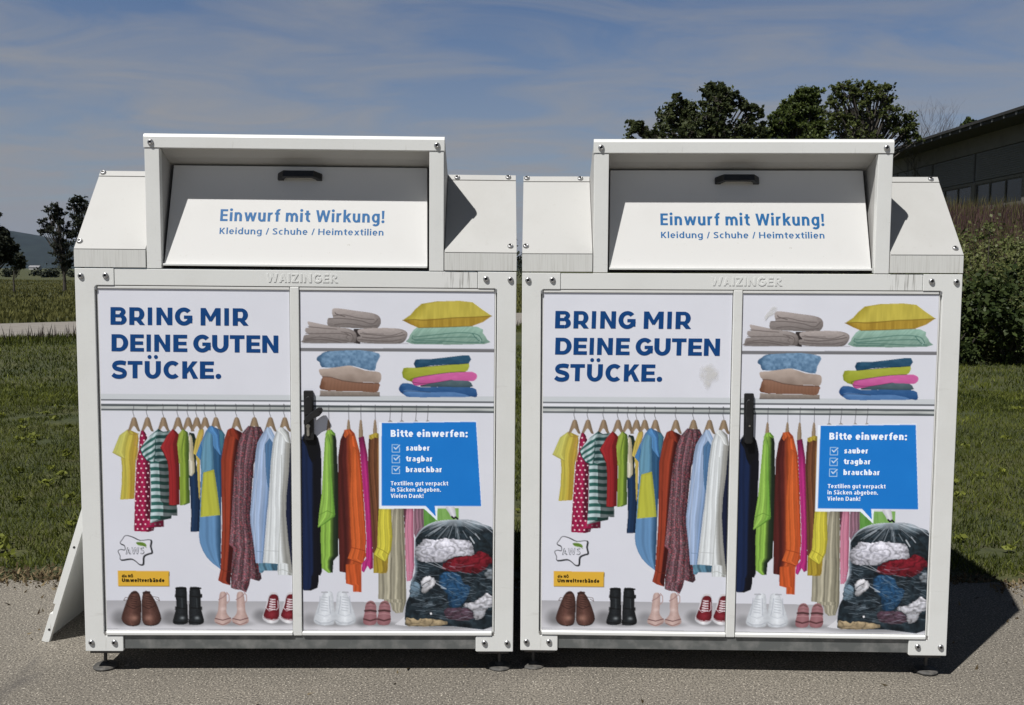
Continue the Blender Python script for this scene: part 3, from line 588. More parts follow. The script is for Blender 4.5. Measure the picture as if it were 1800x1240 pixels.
    # orange
    c.fill(ZR((248, 218), (276, 215), (300, 240), (325, 330), (340, 500), (352, 700), (356, 860), (334, 895), (333, 1040), (291, 1038), (290, 1006), (254, 996), (252, 941), (222, 936), (216, 700), (214, 360), (226, 270)), cloth((84, 32, 30), (210, 92, 36), .30, .62, 2.4, .12, .8, top=None))
    c.fill(ZR((254, 900), (333, 890), (333, 1040), (291, 1038), (290, 1006), (254, 996)), cloth((214, 92, 36), (202, 84, 32), .5, 1, 2, .08, .8))
    c.fill(ZR((290, 300), (318, 320), (338, 480), (352, 680), (357, 780), (353, 830), (344, 898), (263, 870), (284, 812), (278, 700), (273, 560), (282, 400)), cloth((222, 102, 40), (196, 80, 32), .5, 1, 2.4, .08, .3))
    c.fill(ZR((246, 218), (278, 214), (300, 238), (290, 250), (270, 236), (254, 262), (244, 250)), cloth((206, 96, 44), (164, 66, 32)))
    c.stroke(ZR((284, 814), (320, 822), (355, 832)), 1, (150, 56, 20)); c.stroke(ZR((264, 870), (344, 898)), 1.1, (140, 52, 20))
    # magenta
    c.fill(ZR((318, 258), (346, 250), (364, 345), (376, 500), (386, 700), (393, 918), (376, 926), (364, 906), (346, 941), (335, 932), (336, 895), (356, 870), (358, 760), (352, 650), (340, 500), (326, 330)), cloth((196, 44, 134), (150, 28, 98), .5, 1, 1.8, .08, .5, top=((128, 30, 80), 760, 830)))
    # yellow / brown
    c.fill(ZR((372, 245), (410, 232), (425, 240), (470, 240), (470, 620), (465, 890), (460, 944), (396, 943), (392, 850), (380, 650), (366, 400), (368, 300)), cloth((112, 70, 46), (172, 138, 48), .38, .7, 3.4, .14, .7))
    c.fill(ZG((85, 480), (225, 440), (215, 640), (180, 660), (86, 657)), cloth((178, 154, 40), (160, 134, 40), .4, 1, 2.2, .10))
    c.fill(ZG((135, 60), (245, 60), (258, 330), (246, 450), (215, 520), (190, 556), (88, 490), (120, 420), (125, 250)), cloth((222, 212, 58), (196, 184, 46), .5, 1, 2.6, .08, .4))
    c.stroke(ZG((118, 425), (170, 450), (226, 490)), 1, (156, 142, 34)); c.stroke(ZG((90, 490), (140, 525), (190, 555)), 1.1, (150, 134, 34))
    c.fill(ZR((372, 245), (408, 232), (424, 240), (420, 262), (400, 256), (384, 268), (372, 262)), cloth((190, 168, 52), (150, 128, 42)))
    # white trainers
    c.blur_shadow(546, 1090, 14, 12, .22); c.blur_shadow(590, 1096, 36, 6, .25)
    for dxx, fl in ((0, 1), (36, -1)):
        P = [(150, 1036), (132, 1060), (112, 1110), (95, 1165), (94, 1192), (120, 1206), (160, 1208), (194, 1200), (199, 1150), (193, 1100), (190, 1060), (182, 1038)]
        if fl < 0: P = [(2*147-x, y) for x, y in P]
        P = [(x+dxx*2.883, y) for x, y in ZR(*P)] if False else [(x+dxx, y) for x, y in ZR(*P)]
        c.fill(P, lambda u, v, a, t: np.clip(np.array([214, 219, 226.])-44*(np.abs(a-.5)*1.6)[..., None]-20*sstep(.86, 1, t)[..., None]+((fbm(u*.3, v*.3)-.5)*22)[..., None], 0, 255), sm=3)
        cx = 520+147/2.883+dxx
        for k in range(6): c.stroke([(cx-5-k*.3, 1049+k*4.6), (cx+5, 1050.6+k*4.6)], 1.1, (168, 174, 184))
        c.stroke([(cx-8, 1048), (cx-9.5, 1066), (cx-12, 1078)], 1, (158, 164, 176)); c.stroke([(cx+8, 1048), (cx+9, 1066), (cx+10, 1078)], 1, (158, 164, 176))
        c.stroke([(cx-17, 1090), (cx-8, 1095), (cx+6, 1095), (cx+15, 1091)], 1, (150, 156, 166)); c.stroke([(cx-5, 1041), (cx+5, 1041)], 2.4, (160, 162, 170))
        c.stroke([(cx-13, 1079), (cx, 1083), (cx+12, 1079)], .9, (176, 182, 192))
    # sandals
    c.blur_shadow(637, 1093, 12, 9, .3); c.blur_shadow(664, 1096, 28, 5, .3)
    for dxx in (0, 24.5):
        P = ZG((60, 908), (90, 918), (112, 960), (112, 1020), (118, 1080), (100, 1122), (50, 1131), (2, 1120), (-8, 1080), (5, 1020), (12, 955), (30, 920)); P = [(x+dxx, y) for x, y in P]
        c.fill(P, lambda u, v, a, t: np.clip(np.array([166, 118, 124.])-36*np.abs(a-.5)[..., None]-10*t[..., None], 0, 255), sm=3)
        s = lambda *q: [(x+dxx, y) for x, y in ZG(*q)]
        c.stroke(s((30, 935), (60, 922), (92, 938)), 2.4, (112, 78, 78)); c.stroke(s((10, 1000), (60, 996), (108, 1004)), 3.6, (78, 50, 52)); c.stroke(s((-2, 1074), (55, 1090), (112, 1074)), 2.6, (84, 50, 54)); c.stroke(s((12, 965), (60, 958), (108, 968)), 1, (128, 88, 92)); c.stroke(s((2, 1030), (60, 1024), (112, 1032)), 1, (184, 138, 142))
    # the bag
    c.blur_shadow(780, 1100, 90, 8, .3)
    c.fill(ZG((280, 1122), (330, 1085), (375, 1045), (415, 1138), (340, 1132)), (198, 198, 204))
    bag = smooth_pts(ZG((835, 172), (980, 175), (1080, 215), (1180, 290), (1180, 700), (1180, 1140), (800, 1140), (410, 1140), (375, 1090), (370, 1050), (385, 920), (430, 830), (425, 740), (462, 650), (458, 540), (462, 440), (470, 330), (530, 250), (620, 200), (720, 178)), 3)
    c.fill(bag, lambda u, v, a, t: np.clip(np.array([24, 33, 40.])+((fbm(u*.12+4, v*.12, 4)-.4)*62)[..., None]*np.array([.8, 1, 1.1])+np.array([118, 120, 122.])*(1-sstep(0, .13, t))[..., None]*.95+np.array([90, 92, 96.])*(1-sstep(0, .05, a))[..., None]*(t < .62)[..., None], 0, 255))
    def item(P, col, n=30, sc=.2, hi=1.0, d=30):
        Q = smooth_pts(ZG(*P), 6); th = sum(p[0] for p in P)*.013
        Q = Q+np.stack([fbm(Q[:, 0]*.5, Q[:, 1]*.5, 3)-.5, fbm(Q[:, 0]*.5+31, Q[:, 1]*.5+7, 3)-.5], 1)*5.5
        def f(u, v, a, t):
            w = (u*math.cos(th)+v*math.sin(th))*.13+11*fbm(u*.05+th, v*.07, 3)
            rdg = np.abs(np.sin(w))**.6; g = .66+.42*rdg+(fbm(u*.3, v*.3, 3)-.5)*.4
            ed = np.clip(np.minimum(a, 1-a)*7, 0, 1)*.25+.75
            return np.clip(np.array(col, float)*(g*ed*(1-.35*t**2))[..., None], 0, 255)
        c.fill(Q, f)
    item(((475, 330), (560, 260), (700, 240), (900, 240), (1050, 300), (1150, 420), (1150, 520), (990, 520), (800, 360), (560, 360), (480, 420)), (36, 48, 56), 34)
    item(((500, 395), (560, 350), (650, 356), (750, 342), (870, 356), (952, 365), (990, 425), (990, 500), (860, 497), (720, 552), (600, 560), (500, 548), (465, 500), (468, 430)), (208, 208, 220), 22, .15)
    c.stroke(ZG((520, 425), (640, 440), (830, 480)), 1.2, (150, 150, 165), .8); c.stroke(ZG((565, 545), (570, 500), (640, 465)), 1.2, (140, 140, 156), .8); c.stroke(ZG((950, 365), (945, 500)), 1, (160, 160, 174))
    item(((705, 605), (760, 540), (860, 512), (985, 492), (1045, 458), (1120, 485), (1165, 540), (1130, 590), (1050, 650), (950, 662), (870, 645), (760, 638)), (136, 28, 44), 34, .3, d=20)
    item(((680, 700), (720, 652), (850, 660), (905, 750), (965, 800), (890, 950), (780, 965), (757, 850), (690, 775)), (38, 84, 126), 34, .3)
    item(((430, 745), (505, 760), (500, 850), (450, 880), (415, 860)), (112, 138, 158), 30, .4)
    item(((735, 985), (850, 975), (945, 978), (1005, 1060), (900, 1090), (800, 1082), (740, 1052)), (84, 62, 76), 24)
    item(((905, 942), (1000, 915), (1060, 878), (1110, 838), (1165, 880), (1168, 960), (1110, 982), (1080, 1062), (1010, 1072), (983, 1000)), (192, 192, 200), 40, .5)
    item(((518, 722), (590, 680), (655, 740), (600, 800), (560, 838), (535, 838), (522, 795)), (196, 196, 202), 34, .4)
    item(((1095, 660), (1150, 620), (1180, 660), (1180, 720), (1110, 700)), (130, 138, 146), 34, .5)
    item(((383, 1062), (480, 1082), (560, 1070), (745, 1098), (700, 1132), (410, 1140)), (176, 156, 122), 30, .4)
    c.stroke(ZG((530, 770), (560, 745), (600, 725)), 1.2, (40, 44, 50))
    rr = np.random.RandomState(3)
    for k in range(210):      # glints on the film
        x = rr.uniform(400, 1150); y = rr.uniform(560, 1080); L = rr.uniform(30, 130); an = rr.uniform(-.25, .62) if y < 900 else rr.uniform(-.35, .25)
        c.stroke(ZG((x, y), (x+L*.5, y+L*.5*an+rr.uniform(-4, 4)), (x+L, y+L*an)), rr.uniform(.4, 1.0), (176, 190, 204), rr.uniform(.12, .55))
    for k in range(46):
        an = rr.uniform(-1.35, 1.35); r0 = rr.uniform(40, 130); r1 = r0+rr.uniform(50, 170)
        p = lambda r: (830+math.sin(an)*r*1.5, 165+abs(math.cos(an))*r*.9+.0012*(r*math.sin(an))**2*.6)
        c.stroke(ZG(p(r0), p((r0+r1)/2), p(r1)), rr.uniform(.4, 1.3), (205, 212, 222), rr.uniform(.2, .65))
    c.stroke(ZG((965, 330), (1000, 385)), 2.2, (214, 218, 226), .8); c.stroke(ZG((1010, 300), (1050, 350)), 1.6, (205, 210, 220), .7)
    c.stroke(bag[3:60][::-1][-30:], 1, (188, 194, 204), .4)
    c.stroke(ZG((470, 340), (530, 255), (620, 205), (720, 182), (835, 175), (980, 180), (1080, 220), (1168, 290)), 1.3, (176, 182, 192), .8)
    c.stroke(ZG((640, 560), (740, 620), (700, 610), (560, 555)), 1.2, (206, 210, 218), .6); c.stroke(ZG((655, 750), (745, 800), (700, 790)), 1.6, (206, 212, 222), .7)
    c.fill(ZG((598, 1020), (612, 1014), (618, 1030), (604, 1036)), (226, 226, 232))
    c.fill(ZG((742, 62), (790, 38), (822, 62), (835, 152), (800, 158), (770, 110)), lambda u, v, a, t: np.array([212, 212, 220.])-34*np.abs(a-.5)[..., None]*2, sm=3)
    c.stroke(ZG((798, 146), (815, 162), (832, 150), (850, 166)), 3.0, (16, 16, 18))
    # speech bubble
    c.fill(ZS((164, 138), (1226, 122), (1284, 1054), (800, 1060), (796, 1208), (655, 1080), (164, 1080)), (222, 230, 242))
    c.fill(ZS((192, 147), (1220, 133), (1277, 1051), (771, 1051), (782, 1166), (672, 1050), (192, 1048)), lambda u, v, a, t: np.array([0, 135, 232.])+((fbm(u*.03, v*.03)-.5)*6)[..., None])
    for k in range(3):
        y = 117*k
        c.stroke(ZS((372, 382+y), (307, 382+y), (307, 463+y), (388, 463+y), (388, 415+y)), 1.1, (206, 224, 242))
        c.stroke(ZS((328, 412+y), (345, 432+y), (388, 388+y)), 1.7, (222, 234, 246))

# lettering: a monoline sans drawn with strokes; every stroke lies a hair above the one before
def catmull(pts, k=5):
    P = [np.array(q, float) for q in pts]; n = len(P); out = []
    for i in range(n-1):
        p0, p1, p2, p3 = P[max(i-1, 0)], P[i], P[i+1], P[min(i+2, n-1)]
        for j in range(k):
            t = j/k; out.append(0.5*((2*p1)+(-p0+p2)*t+(2*p0-5*p1+4*p2-p3)*t*t+(-p0+3*p1-3*p2+p3)*t**3))
    return out+[P[-1]]
def sans(ch, w, X=.755):
    o = []; vw = w; hw = w*.86; D = -.31; AS = 1.06
    def bar(x0, y0, x1, y1): o.append([((x0, y0), (x0, y1)), ((x1, y0), (x1, y1))])
    def dg(x0, y0, x1, y1, k=1.0):     # slanted stem with level ends
        s = w*k*math.hypot(x1-x0, y1-y0)/abs(y1-y0)/2; o.append([((x0-s, y0), (x0+s, y0)), ((x1-s, y1), (x1+s, y1))])
    def arc(cx, cy, rx, ry, a0, a1, n=20):
        st = []
        for i in range(n+1):
            a = R(a0+(a1-a0)*i/n); st.append(((cx+(rx-vw)*math.cos(a), cy+(ry-hw)*math.sin(a)), (cx+rx*math.cos(a), cy+ry*math.sin(a))))
        o.append(st)
    def sp(pts, k=1.0):
        P = catmull(pts); st = []
        for i, p in enumerate(P):
            d = P[min(i+1, len(P)-1)]-P[max(i-1, 0)]; d = d/np.hypot(*d); nn = np.array([-d[1], d[0]])*w*.47*k; st.append((tuple(p-nn), tuple(p+nn)))
        o.append(st)
    def dot(cx, cy, r): o.append([((cx+r*math.cos(R(a)), cy-r*math.sin(R(a))), (cx+r*math.cos(R(a)), cy+r*math.sin(R(a)))) for a in range(0, 181, 20)])
    h = w/2; B = .60+.18*(w-.17); rx = B/2
    if ch in 'il!':
        W = w
        if ch == 'l': bar(0, 0, w, AS)
        elif ch == 'i': bar(0, 0, w, X); dot(h, .965, w*.58)
        else: o.append([((.03, .30), (.0, 1)), ((w-.03, .30), (w, 1))]); dot(h, .08, w*.6)
    elif ch in ':.':
        W = w*1.15; dot(h*1.1, .085, w*.6)
        if ch == ':': dot(h*1.1, .60, w*.6)
    elif ch in 'nhmru':
        W = B*.97
        if ch == 'u':
            bar(0, .30, w, X); bar(W-w, 0, W, X); arc(W/2, .31, W/2, .33, 180, 345)
        elif ch == 'r': W = .40+w*.2; bar(0, 0, w, X); arc(.31, X-.30, .31, .31, 180, 72)
        else:
            bar(0, 0, w, AS if ch == 'h' else X)
            if ch == 'm': W = B*1.58; q = (W-w)/2; arc(w*.35+q/2+h*.35, X-.29, q/2+h*.66, .30, 175, 0); bar(q, 0, q+w, X-.28); arc(q+w*.35+q/2+h*.35, X-.29, q/2+h*.66, .30, 165, 0); bar(W-w, 0, W, X-.28)
            else: arc(W/2, X-.31, W/2, .32, 165, 0); bar(W-w, 0, W, X-.30)
    elif ch in 'bdpg':
        W = B*1.02; c = W/2; arc(c, X/2, c, X/2+.012, 0, 360, 30)
        if ch == 'b': bar(0, 0, w, AS)
        elif ch == 'd': bar(W-w, 0, W, AS)
        elif ch == 'p': bar(0, D, w, X)
        else: bar(W-w, -.02, W, X); arc(c, -.03, c, .29, 0, -145)
    elif ch == 'o': W = B*1.06; arc(W/2, X/2, W/2, X/2+.012, 0, 360, 30)
    elif ch == 'c': W = B*.84; arc(B*.5, X/2, B*.5, X/2+.012, 52, 308, 26)
    elif ch == 'e': W = B*.98; arc(W/2, X/2, W/2, X/2+.012, 0, 318, 30); bar(w*.6, X/2-hw*.45, W-.01, X/2+hw*.42)
    elif ch in 'aä':
        W = B*.90; bar(W-w, 0, W, X-.26); arc(W*.46, X-.27, W*.54, .28, 0, 128); arc(W*.46, .222, W*.46, .235, 0, 360, 26)
        if ch == 'ä': dot(W*.25, .965, w*.5); dot(W*.75, .965, w*.5)
    elif ch == 's': W = .46+w*.3; m = W/2; sp([(W-h*.6, X-.13), (m+.05, X-hw*.52), (h+.05, X-.16), (h+.04, X*.62), (m, X*.5), (W-h-.03, X*.37), (W-h-.02, .15), (m-.02, hw*.5), (h*.4, .12)])
    elif ch == 't': W = .36+w*.3; q = max(.22, w+.06); bar(.10, q-.01, .10+w, X+.20); bar(0, X-hw*.92, W, X); arc(.10+q, q, q, q+.01, 180, 288)
    elif ch == 'f': W = .36+w*.3; q = max(.23, w+.05); bar(.09, 0, .09+w, AS-q+.01); bar(0, X-hw*.92, W-.03, X); arc(.09+q, AS-q, q, q, 180, 66)
    elif ch == 'k': W = .58+w*.2; bar(0, 0, w, AS); dg(w*.7, .30, W-w*.62, X, .95); dg(w*1.55, .40, W-h*1.1, 0, 1.0)
    elif ch in 'vw':
        W = .56+w*.3 if ch == 'v' else .90+w*.4
        if ch == 'v': dg(h*1.05, X, W/2-.01, 0, .92); dg(W-h*1.05, X, W/2+.01, 0, .92)
        else:
            for a, b in ((h*1.05, W*.29), (W*.5, W*.28), (W*.5, W*.72), (W-h*1.05, W*.71)): dg(a, X, b, 0, .88)
    elif ch == 'x': W = .56+w*.3; dg(h*1.1, X, W-h*1.1, 0, .95); dg(W-h*1.1, X, h*1.1, 0, .95)
    elif ch == '/': W = .38; dg(h*.8, -.04, W-h*.8, 1.02, .75)
    elif ch in 'EFT':
        W = .52+w*.3
        if ch == 'T': W = .60+w*.3; bar(0, 1-hw, W, 1); bar(W/2-h, 0, W/2+h, 1-hw*.5)
        else: bar(0, 0, w, 1); bar(w*.5, 0, W, hw); bar(w*.5, 1-hw, W, 1); bar(w*.5, .5-hw*.45, W*.95, .5+hw*.5)
    elif ch in 'HNI':
        W = w if ch == 'I' else .72+w*.2; bar(0, 0, w, 1)
        if ch != 'I': bar(W-w, 0, W, 1)
        if ch == 'H': bar(w*.5, .5-hw*.45, W-h, .5+hw*.5)
        if ch == 'N': dg(h*1.1, 1, W-h*1.1, 0, 1.0)
    elif ch in 'BRPD':
        W = .62+w*.25; bar(0, 0, w, 1)
        if ch == 'D': W = .70+w*.3; c = W-.42; bar(h, 0, c, hw); bar(h, 1-hw, c, 1); arc(c, .5, W-c, .5, -90, 90)
        else:
            c = W-.33; bar(h, 1-hw, c, 1); bar(h, .5-hw*.5, c, .5+hw*.5); arc(c-.02, .75-hw*.12, .29, .25+hw*.12, -90, 90)
            if ch == 'B': bar(h, 0, c, hw); arc(c, .25+hw*.12, W-c, .25+hw*.12, -90, 90)
            if ch == 'R': dg(c-.06, .46, W-h*.7, 0, 1.0)
    elif ch in 'UÜ': W = .70+w*.2; bar(0, .36, w, 1); bar(W-w, .36, W, 1); arc(W/2, .37, W/2, .38, 180, 360)
    elif ch in 'OÖ':
        W = .80+w*.2; arc(W/2, .5, W/2, .515, 0, 360, 36)
        if ch == 'Ö': dot(W*.33, 1.17, w*.5); dot(W*.67, 1.17, w*.5)
    elif ch == 'G': W = .74+w*.2; arc(.43, .5, .43, .515, 48, 350, 30); bar(.46, .50-hw*.4, W, .50+hw*.4); bar(W-w, .10, W, .50)
    elif ch == 'S': W = .54+w*.3; m = W/2; sp([(W-h*.5, .86), (m+.06, 1-hw*.48), (h+.06, .86), (h+.02, .72), (m-.06, .565), (m+.10, .47), (W-h, .31), (W-h-.03, .15), (m-.03, hw*.48), (h*.3, .13)])
    elif ch == 'K': W = .62+w*.25; bar(0, 0, w, 1); dg(w*.8, .36, W-w*.62, 1, .95); dg(w*1.55, .50, W-h*1.1, 0, 1.0)
    elif ch == 'V': W = .66+w*.3; dg(h*1.05, 1, W/2-.01, 0, .95); dg(W-h*1.05, 1, W/2+.01, 0, .95)
    elif ch == 'A': W = .68+w*.3; dg(W/2-.01, 1, h*1.05, 0, .95); dg(W/2+.01, 1, W-h*1.05, 0, .95); bar(W*.26, .24, W*.74, .24+hw)
    elif ch == 'W':
        W = 1.05+w*.4
        for a, b in ((h*1.05, W*.28), (W*.5, W*.275), (W*.5, W*.725), (W-h*1.05, W*.72)): dg(a, 1, b, 0, .92)
    elif ch == 'Z': W = .58+w*.3; bar(0, 1-hw, W, 1); bar(0, 0, W, hw); dg(W-w*.62, 1-hw*.5, w*.62, hw*.5, 1.0)
    else: W = .3
    return o, W
def text_strips(body, w, gap=.155):
    """strips of a line of text, width scaled to 1, cap height 1"""
    x = 0; S = []
    for ch in body:
        if ch == ' ': x += .33; continue
        o, Wd = sans(ch, w)
        for st in o: S.append([((a[0]+x, a[1]), (b[0]+x, b[1])) for a, b in st])
        x += Wd+gap-(.05 if ch in 'rtfkvwxTVWA/' else 0)
    x -= gap
    return [[((a[0]/x, a[1]), (b[0]/x, b[1])) for a, b in st] for st in S]

class Layer:
    def __init__(s): s.V = []; s.F = []; s.C = []; s.n = 0
    def add(s, V3, T, col):
        s.V.append(V3); s.F.append(np.asarray(T)+s.n); s.C.append(np.tile(col, (len(V3), 1))); s.n += len(V3)
    def text(s, body, u0, v0, u1, v1, cap, col, y, w=.17):
        A = np.array(U2L(u0, v0)); B = np.array(U2L(u1, v1)); d = B-A; L = np.hypot(*d); d /= L; n = np.array([-d[1], d[0]])
        for k, st in enumerate(text_strips(body, w)):
            yy = y-(k % 16)*1.6e-5
            P = [A+p[0]*L*d+p[1]*cap*0.00208*n for ab in st for p in ab]
            T = [t for i in range(len(st)-1) for t in ((2*i, 2*i+1, 2*i+3), (2*i, 2*i+3, 2*i+2))]
            s.add(np.array([(q[0], yy, q[1]) for q in P]), T, lin(col)*KALB)
    def quads(s, Q, col, y):
        """list of quads in pixel frame, each at a hair's breadth above the last"""
        for k, q in enumerate(Q):
            P = np.array([U2L(*p) for p in q]); s.add(np.stack([P[:, 0], np.full(4, y), P[:, 1]], 1), [[0, 1, 2], [0, 2, 3]], lin(col)*KALB)

def glyph(ch):
    """bold geometric capitals: list of strips, each a list of (inner, outer) pairs in a unit box, y up; stroke width w"""
    w = 0.285
    out = []
    def bar(x0, y0, x1, y1): out.append([((x0, y0), (x0, y1)), ((x1, y0), (x1, y1))])
    def poly4(a, b, c, d): out.append([(a, d), (b, c)])
    def arc(cx, cy, rx, ry, a0, a1, n=18, wx=w, wy=w):
        st = []
        for i in range(n+1):
            a = R(a0+(a1-a0)*i/n); st.append(((cx+(rx-wx)*math.cos(a), cy+(ry-wy)*math.sin(a)), (cx+rx*math.cos(a), cy+ry*math.sin(a))))
        out.append(st)
    if ch == 'B':
        W = .93; bar(0, 0, w, 1)
        bar(w, 0, .55, .2); bar(w, .8, .52, 1); bar(w, .42, .55, .60)
        arc(.52, .74, .34, .26, -90, 90, wx=w*.92, wy=.19); arc(.56, .30, .36, .30, -90, 90, wx=w, wy=.19)
    elif ch == 'R':
        W = .90; bar(0, 0, w, 1); bar(w, .8, .5, 1); bar(w, .24, .5, .44); arc(.48, .62, .38, .38, -90, 90, wx=w, wy=.19)
        poly4((.36, .28), (.60, 0), (.90, 0), (.62, .36))
    elif ch == 'I': W = w; bar(0, 0, w, 1)
    elif ch == 'N': W = .91; bar(0, 0, w*.95, 1); bar(.91-w*.95, 0, .91, 1); poly4((.02, 1), (.27, 1), (.89, 0), (.64, 0))
    elif ch == 'G':
        W = 1.0; arc(.52, .5, .52, .52, 42, 345, 26, wx=w, wy=.235); bar(.52, .37, 1.0, .56); bar(.80, .12, 1.0, .40)
    elif ch == 'M':
        W = 1.13; bar(0, 0, w*.95, 1); bar(1.13-w*.95, 0, 1.13, 1); poly4((.02, 1), (.29, 1), (.68, .30), (.50, .22)); poly4((.84, 1), (1.11, 1), (.63, .22), (.45, .30))
    elif ch == 'D':
        W = .95; bar(0, 0, w, 1); bar(w, 0, .47, .215); bar(w, .785, .47, 1); arc(.45, .5, .50, .5, -90, 90, wx=w, wy=.215)
    elif ch == 'E': W = .79; bar(0, 0, w, 1); bar(w, 0, .79, .21); bar(w, .395, .74, .595); bar(w, .79, .78, 1)
    elif ch in 'UÜ':
        W = .93; bar(0, .42, w, 1); bar(.93-w, .42, .93, 1); arc(.465, .44, .465, .46, 180, 360, wx=w, wy=.225)
        if ch == 'Ü': arc(.28, 1.24, .115, .115, 0, 360, wx=.114, wy=.114); arc(.65, 1.24, .115, .115, 0, 360, wx=.114, wy=.114)
    elif ch == 'T': W = .86; bar(0, .785, .86, 1); bar(.43-w/2, 0, .43+w/2, .80)
    elif ch == 'S':
        W = .87
        pts = [(.80, .86), (.62, .90), (.44, .905), (.24, .86), (.145, .72), (.22, .585), (.42, .52), (.62, .455), (.735, .345), (.70, .17), (.52, .095), (.36, .09), (.20, .125), (.06, .22)]
        P = []
        n = len(pts)
        for i in range(n-1):
            p0, p1, p2, p3 = [np.array(q) for q in (pts[max(i-1, 0)], pts[i], pts[i+1], pts[min(i+2, n-1)])]
            for j in range(4):
                t = j/4; P.append(0.5*((2*p1)+(-p0+p2)*t+(2*p0-5*p1+4*p2-p3)*t*t+(-p0+3*p1-3*p2+p3)*t**3))
        P.append(np.array(pts[-1])); st = []
        for i, p in enumerate(P):
            d = P[min(i+1, len(P)-1)]-P[max(i-1, 0)]; d /= np.hypot(*d); nn = np.array([-d[1], d[0]])*.122; st.append((tuple(p-nn), tuple(p+nn)))
        out.append(st)
    elif ch == 'C': W = .95; arc(.52, .5, .52, .52, 46, 314, 26, wx=w, wy=.235)
    elif ch == 'K':
        W = .95; bar(0, 0, w, 1); poly4((.20, .40), (.62, 1), (.92, 1), (.24, .24)) if False else None
        poly4((w-.02, .26), (w-.02, .56), (.60, 1), (.91, 1)); poly4((.36, .56), (.56, .68), (.95, 0), (.64, 0))
    elif ch == '.': W = .30; arc(.15, .14, .15, .15, 0, 360, wx=.149, wy=.149)
    return out, W

def headline(lay, y):
    z5 = lambda x, yv: (160+x/5, 490+yv/5)
    L1 = [('B', 175, 318), ('R', 340, 478), ('I', 502, 540), ('N', 578, 718), ('G', 740, 893), ('M', 966, 1141), ('I', 1174, 1214), ('R', 1248, 1388)]
    L2 = [('D', 184, 330), ('E', 348, 468), ('I', 491, 529), ('N', 559, 698), ('E', 726, 849), ('G', 901, 1054), ('U', 1067, 1211), ('T', 1222, 1351), ('E', 1368, 1490), ('N', 1507, 1648)]
    L3 = [('S', 185, 319), ('T', 325, 455), ('Ü', 475, 616), ('C', 640, 783), ('K', 805, 945), ('E', 960, 1084), ('.', 1097, 1147)]
    k = 0
    for L, t0, t1, b0, b1, xa, xb in ((L1, 250, 262, 405, 414, 175, 1388), (L2, 488, 500, 638, 652, 184, 1648), (L3, 722, 728, 874, 880, 185, 1147)):
        for ch, x0, x1 in L:
            strips, W = glyph(ch)
            for st in strips:
                def P(p):
                    x = x0+(x1-x0)*p[0]/W; f = (x-xa)/(xb-xa)
                    top = t0+(t1-t0)*f; bot = b0+(b1-b0)*f
                    u, v = z5(x, bot+(top-bot)*p[1]); a, b = U2L(u, v); return (a, y-k*2.5e-5, b)
                for (i0, o0), (i1, o1) in zip(st, st[1:]):
                    lay.add(np.array([P(i0), P(o0), P(o1), P(i1)]), [[0, 1, 2], [0, 2, 3]], lin((12, 60, 114))*KALB)
                k = (k+1) % 12

def poster(name, x0, x1, z0, z1, art, letters, y, parent):
    c = Canvas(x0, x1, z0, z1); art(c)
    V, F, col = c.grid(y); col = col*KALB
    # quads -> two triangles so that lettering triangles share the mesh
    T = np.concatenate([F[:, [0, 1, 2]], F[:, [0, 2, 3]]])
    lay = Layer(); letters(lay, y-0.0006)
    Vs = np.concatenate([V]+lay.V); Ts = np.concatenate([T]+[f+len(V) for f in lay.F]); Cs = np.concatenate([col]+lay.C)
    me = np_mesh(name, Vs, Ts, col=Cs)
    # every face looks out of the door (-Y)
    return link(name, me, PRINT, parent)

def left_letters(lay, y):
    headline(lay, y)
    lay.text('die NÖ', 214.8, 1014.6, 234.6, 1014.6, 5.0, (40, 34, 16), y, .24)
    lay.text('Umweltverbände', 215, 1022.6, 289.6, 1022.8, 6.6, (32, 28, 14), y, .25)
    lay.text('AWS', 221.5, 974, 254.5, 973.4, 12.6, (122, 124, 130), y, .20)
    lay.text('AWS', 223.0, 973.2, 253.4, 972.6, 11.4, (206, 207, 217), y-4e-4, .10)
def right_letters(lay, y):
    b = lambda x, yv: (640+x/6.2, 720+yv/6.2)
    W = (226, 236, 248)
    lay.text('Bitte einwerfen:', *b(292, 297), *b(1130, 299), 12.4, W, y, .25)
    for k, (t, x1) in enumerate((('sauber', 714), ('tragbar', 744), ('brauchbar', 848))):
        lay.text(t, *b(457, 446+117.5*k), *b(x1, 447+117.5*k), 9.6, W, y, .27)
    for k, (t, x1) in enumerate((('Textilien gut verpackt', 915), ('in Säcken abgeben.', 838), ('Vielen Dank!', 648))):
        lay.text(t, *b(292, 825+68*k), *b(x1, 826+68*k), 7.4, W, y, .20)

# ------------------------------------------------------------------ terrain, asphalt, path, hill
def terrain_z(x, y):
    x = np.asarray(x, float); y = np.asarray(y, float)
    a = sstep(6.0, 9.5, x)*sstep(16.0, 34.0, y)*3.6
    b = sstep(15.0, 19.0, x)*sstep(8.0, 20.0, y)*3.6
    und = 0.12*(fbm(x*0.06+30, y*0.06+30, 2)-0.5)*sstep(28, 45, y)*2
    near = 0.02*(fbm(x*1.3, y*1.3, 3)-.5)*sstep(4.6, 5.2, y)
    return np.maximum(a, b)+und+near-0.010

